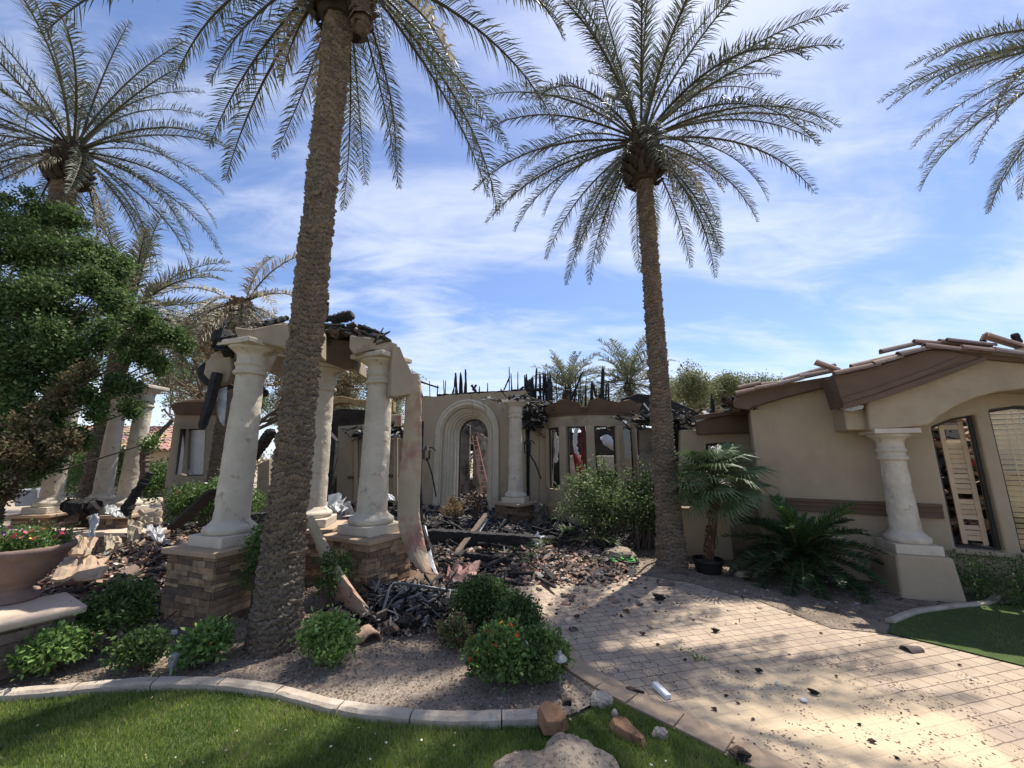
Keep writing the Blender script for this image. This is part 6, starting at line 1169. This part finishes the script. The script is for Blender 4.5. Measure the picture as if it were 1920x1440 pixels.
crumple('stucco_slab', 'dark tilted slab under the hanging stucco strip', 'stucco slab', [(745, 1100), (815, 1098), (828, 1072), (760, 1068)], 'brown', .03, 5.3, 0, 20, .04, slope=.6)
t = thing('bent_metal_trim', 'bent grey metal trim with a hooked end leaning before the right pedestal', 'metal trim', D(708, 1185, 4.35))
o = ribbon('trim_strip', 'lampm', [D(706, 1178, 4.35), D(722, 1140, 4.4), D(732, 1105, 4.5), D(742, 1096, 4.55), D(790, 1102, 4.7), D(856, 1112, 4.85)], [.035, .03, .03, .03, .04, .03], (.6, -.6, .5), th=.006, parent=t, jag=.003, curl=.01, seed=3); o.location = -Vector(t.location)
tag(traced('white_cabinet', 'white', wpl(45, 930, 7.9, 5), [(24, 918), (70, 917), (70, 948), (26, 950)], .4, None), 'white cabinet standing left of the first cream column', 'cabinet')
# ladder in the doorway
la = thing('ladder', 'orange red ladder leaning inside the arched doorway', 'ladder', D(905, 925, 12.8)); La = Vector(la.location)
b0, b1_, t0_, t1_ = D(904, 930, 12.5), D(919, 930, 12.5), D(886, 818, 13.2), D(893, 818, 13.2)
for a, b in ((b0, t0_), (b1_, t1_)): mb = MB(); mb.tube([a - La, b - La], .018, 6); mb.build('rail', 'ladder', la)
for k in range(11): f = (k + .6) / 11.5; mb = MB(); mb.tube([b0.lerp(t0_, f) - La, b1_.lerp(t1_, f) - La], .016, 6); mb.build('rung', 'ladder', la)
# wrought iron lanterns
def lantern(label, px, py, Y, ex):
    p = D(px, py, Y); t = thing('wall_lantern', label, 'wall lantern', p); mb = MB()
    for a in range(4): x, y = (-.07, .07)[a % 2], (-.06, .06)[a // 2]; mb.tube([(x, y, -.16), (x * 1.1, y * 1.1, .08), (0, 0, .2)], .012, 5)
    mb.lathe([(.0, .08), (.11, .08), (.03, .2), (.0, .24)], 10, cap=False); mb.lathe([(.0, -.2), (.05, -.17), (.09, -.16), (.0, -.15)], 10, cap=False); mb.build('cage', 'black', t)
    mb = MB(); mb.tube([(0, 0, .15), (.12, .1, .16), (.2, .22, .08)], .014, 6); mb.tube([Vector((0, 0, -.1)), Vector(ex) * .5 + Vector((.02, 0, 0)), Vector(ex)], .02, 6); mb.build('bracket', 'black', t)
lantern('black iron lantern with a long drooping rod left of the arch', 800, 850, 10.6, (.26, .2, -1.15))
lantern('black iron lantern hanging bent right of the slim column', 989, 838, 9.9, (.35, .2, -.8))
# hoses
def coil(label, px, py, r, m, n=3, seed=0):
    p = G(px, py); t = None; rr = random.Random(seed); pts = []
    for k in range(n * 22): a = k / 22 * 6.283; q = r * (1 + .05 * math.sin(a * .37 + seed)) - .012 * (k // 22); pts.append((p.x + q * math.cos(a), p.y + q * math.sin(a) * .95, .03 + .02 * (k // 22) + .012 * math.sin(a * 1.3)))
    mb = MB(); mb.tube(pts, .012, 6); tag(mb.build('garden_hose', m, smooth=True), label, 'garden hose')
coil('left black coil of garden hose near the yellow sheet', 1133, 1056, .17, 'black', 3, 1); coil('right black coil of garden hose by the palm foot', 1176, 1058, .19, 'black', 3, 2)
coil('small green coil inside the left black hose', 1152, 1058, .09, 'green', 3, 3); coil('flat green coil inside the right black hose', 1176, 1056, .13, 'green', 4, 4)
mb = MB(); mb.tube([tuple(p) for p in smooth_line([G(1090, 1062) + Vector((0, 0, .02)), G(1125, 1078) + Vector((0, 0, .02)), G(1165, 1084) + Vector((0, 0, .02)), G(1195, 1078) + Vector((0, 0, .02)), G(1215, 1062) + Vector((0, 0, .02)), G(1245, 1052) + Vector((0, 0, .02))])], .014, 6); tag(mb.build('garden_hose', 'black', smooth=True), 'long black hose snaking from the coils to the palm foot', 'garden hose')
# fallen green fronds and bits of green on the drive
ff = frond('fallen_frond', 1.3, 35, 75, 900, [(.05, .09, .03), (.08, .13, .04), (.12, .13, .06)], nl=44, ll=.26, lw=.02)
for i, (px, py, Y, rz_, lab) in enumerate(((1050, 1035, 7.6, 1.2, 'green frond slumped at the right end of the black beam'), (1068, 1040, 7.5, -.3, 'green frond lying right of the black beam over the tiles'), (1045, 1045, 7.4, 4.0, 'green frond tip drooping on the tile fan'))):
    o = clone(ff, None, D(px, py, Y) + Vector((0, 0, .25)), (0, .35, rz_)); o.name = 'fallen_frond'; tag(o, lab, 'palm frond')
bpy.data.objects.remove(ff)
tag(leafcloud('fallen_leaves', [(*gx(1280, 1222), .01), (*gx(1308, 1238), .01)], [(.07, .04, .012), (.09, .04, .015)], 90, .03, GL, seed=95), 'little heap of green leaves fallen on the driveway', 'leaves', kind='stuff')

for i, (pp, lab) in enumerate(((((884, 735, 11.0), (885, 755, 10.9), (887, 778, 10.85)), 'thin black wire hanging straight over the crown of the stone arch'), (((902, 735, 11.0), (905, 752, 10.8), (912, 775, 10.75)), 'thin black wire hanging slanted right of the arch crown'), (((1300, 905, 7.0), (1345, 1010, 7.05), (1318, 1046, 6.5)), 'dark bent cable beside the potted fan palm'), (((765, 1150, 4.6), (800, 1120, 4.9), (850, 1150, 4.7), (835, 1180, 4.5)), 'tangled black wire in the scraps before the right pedestal'))):
    mb = MB(); mb.tube(smooth_line([D(*q) for q in pp], 6), .006, 5); tag(mb.build('loose_wire', 'black'), lab, 'wire')
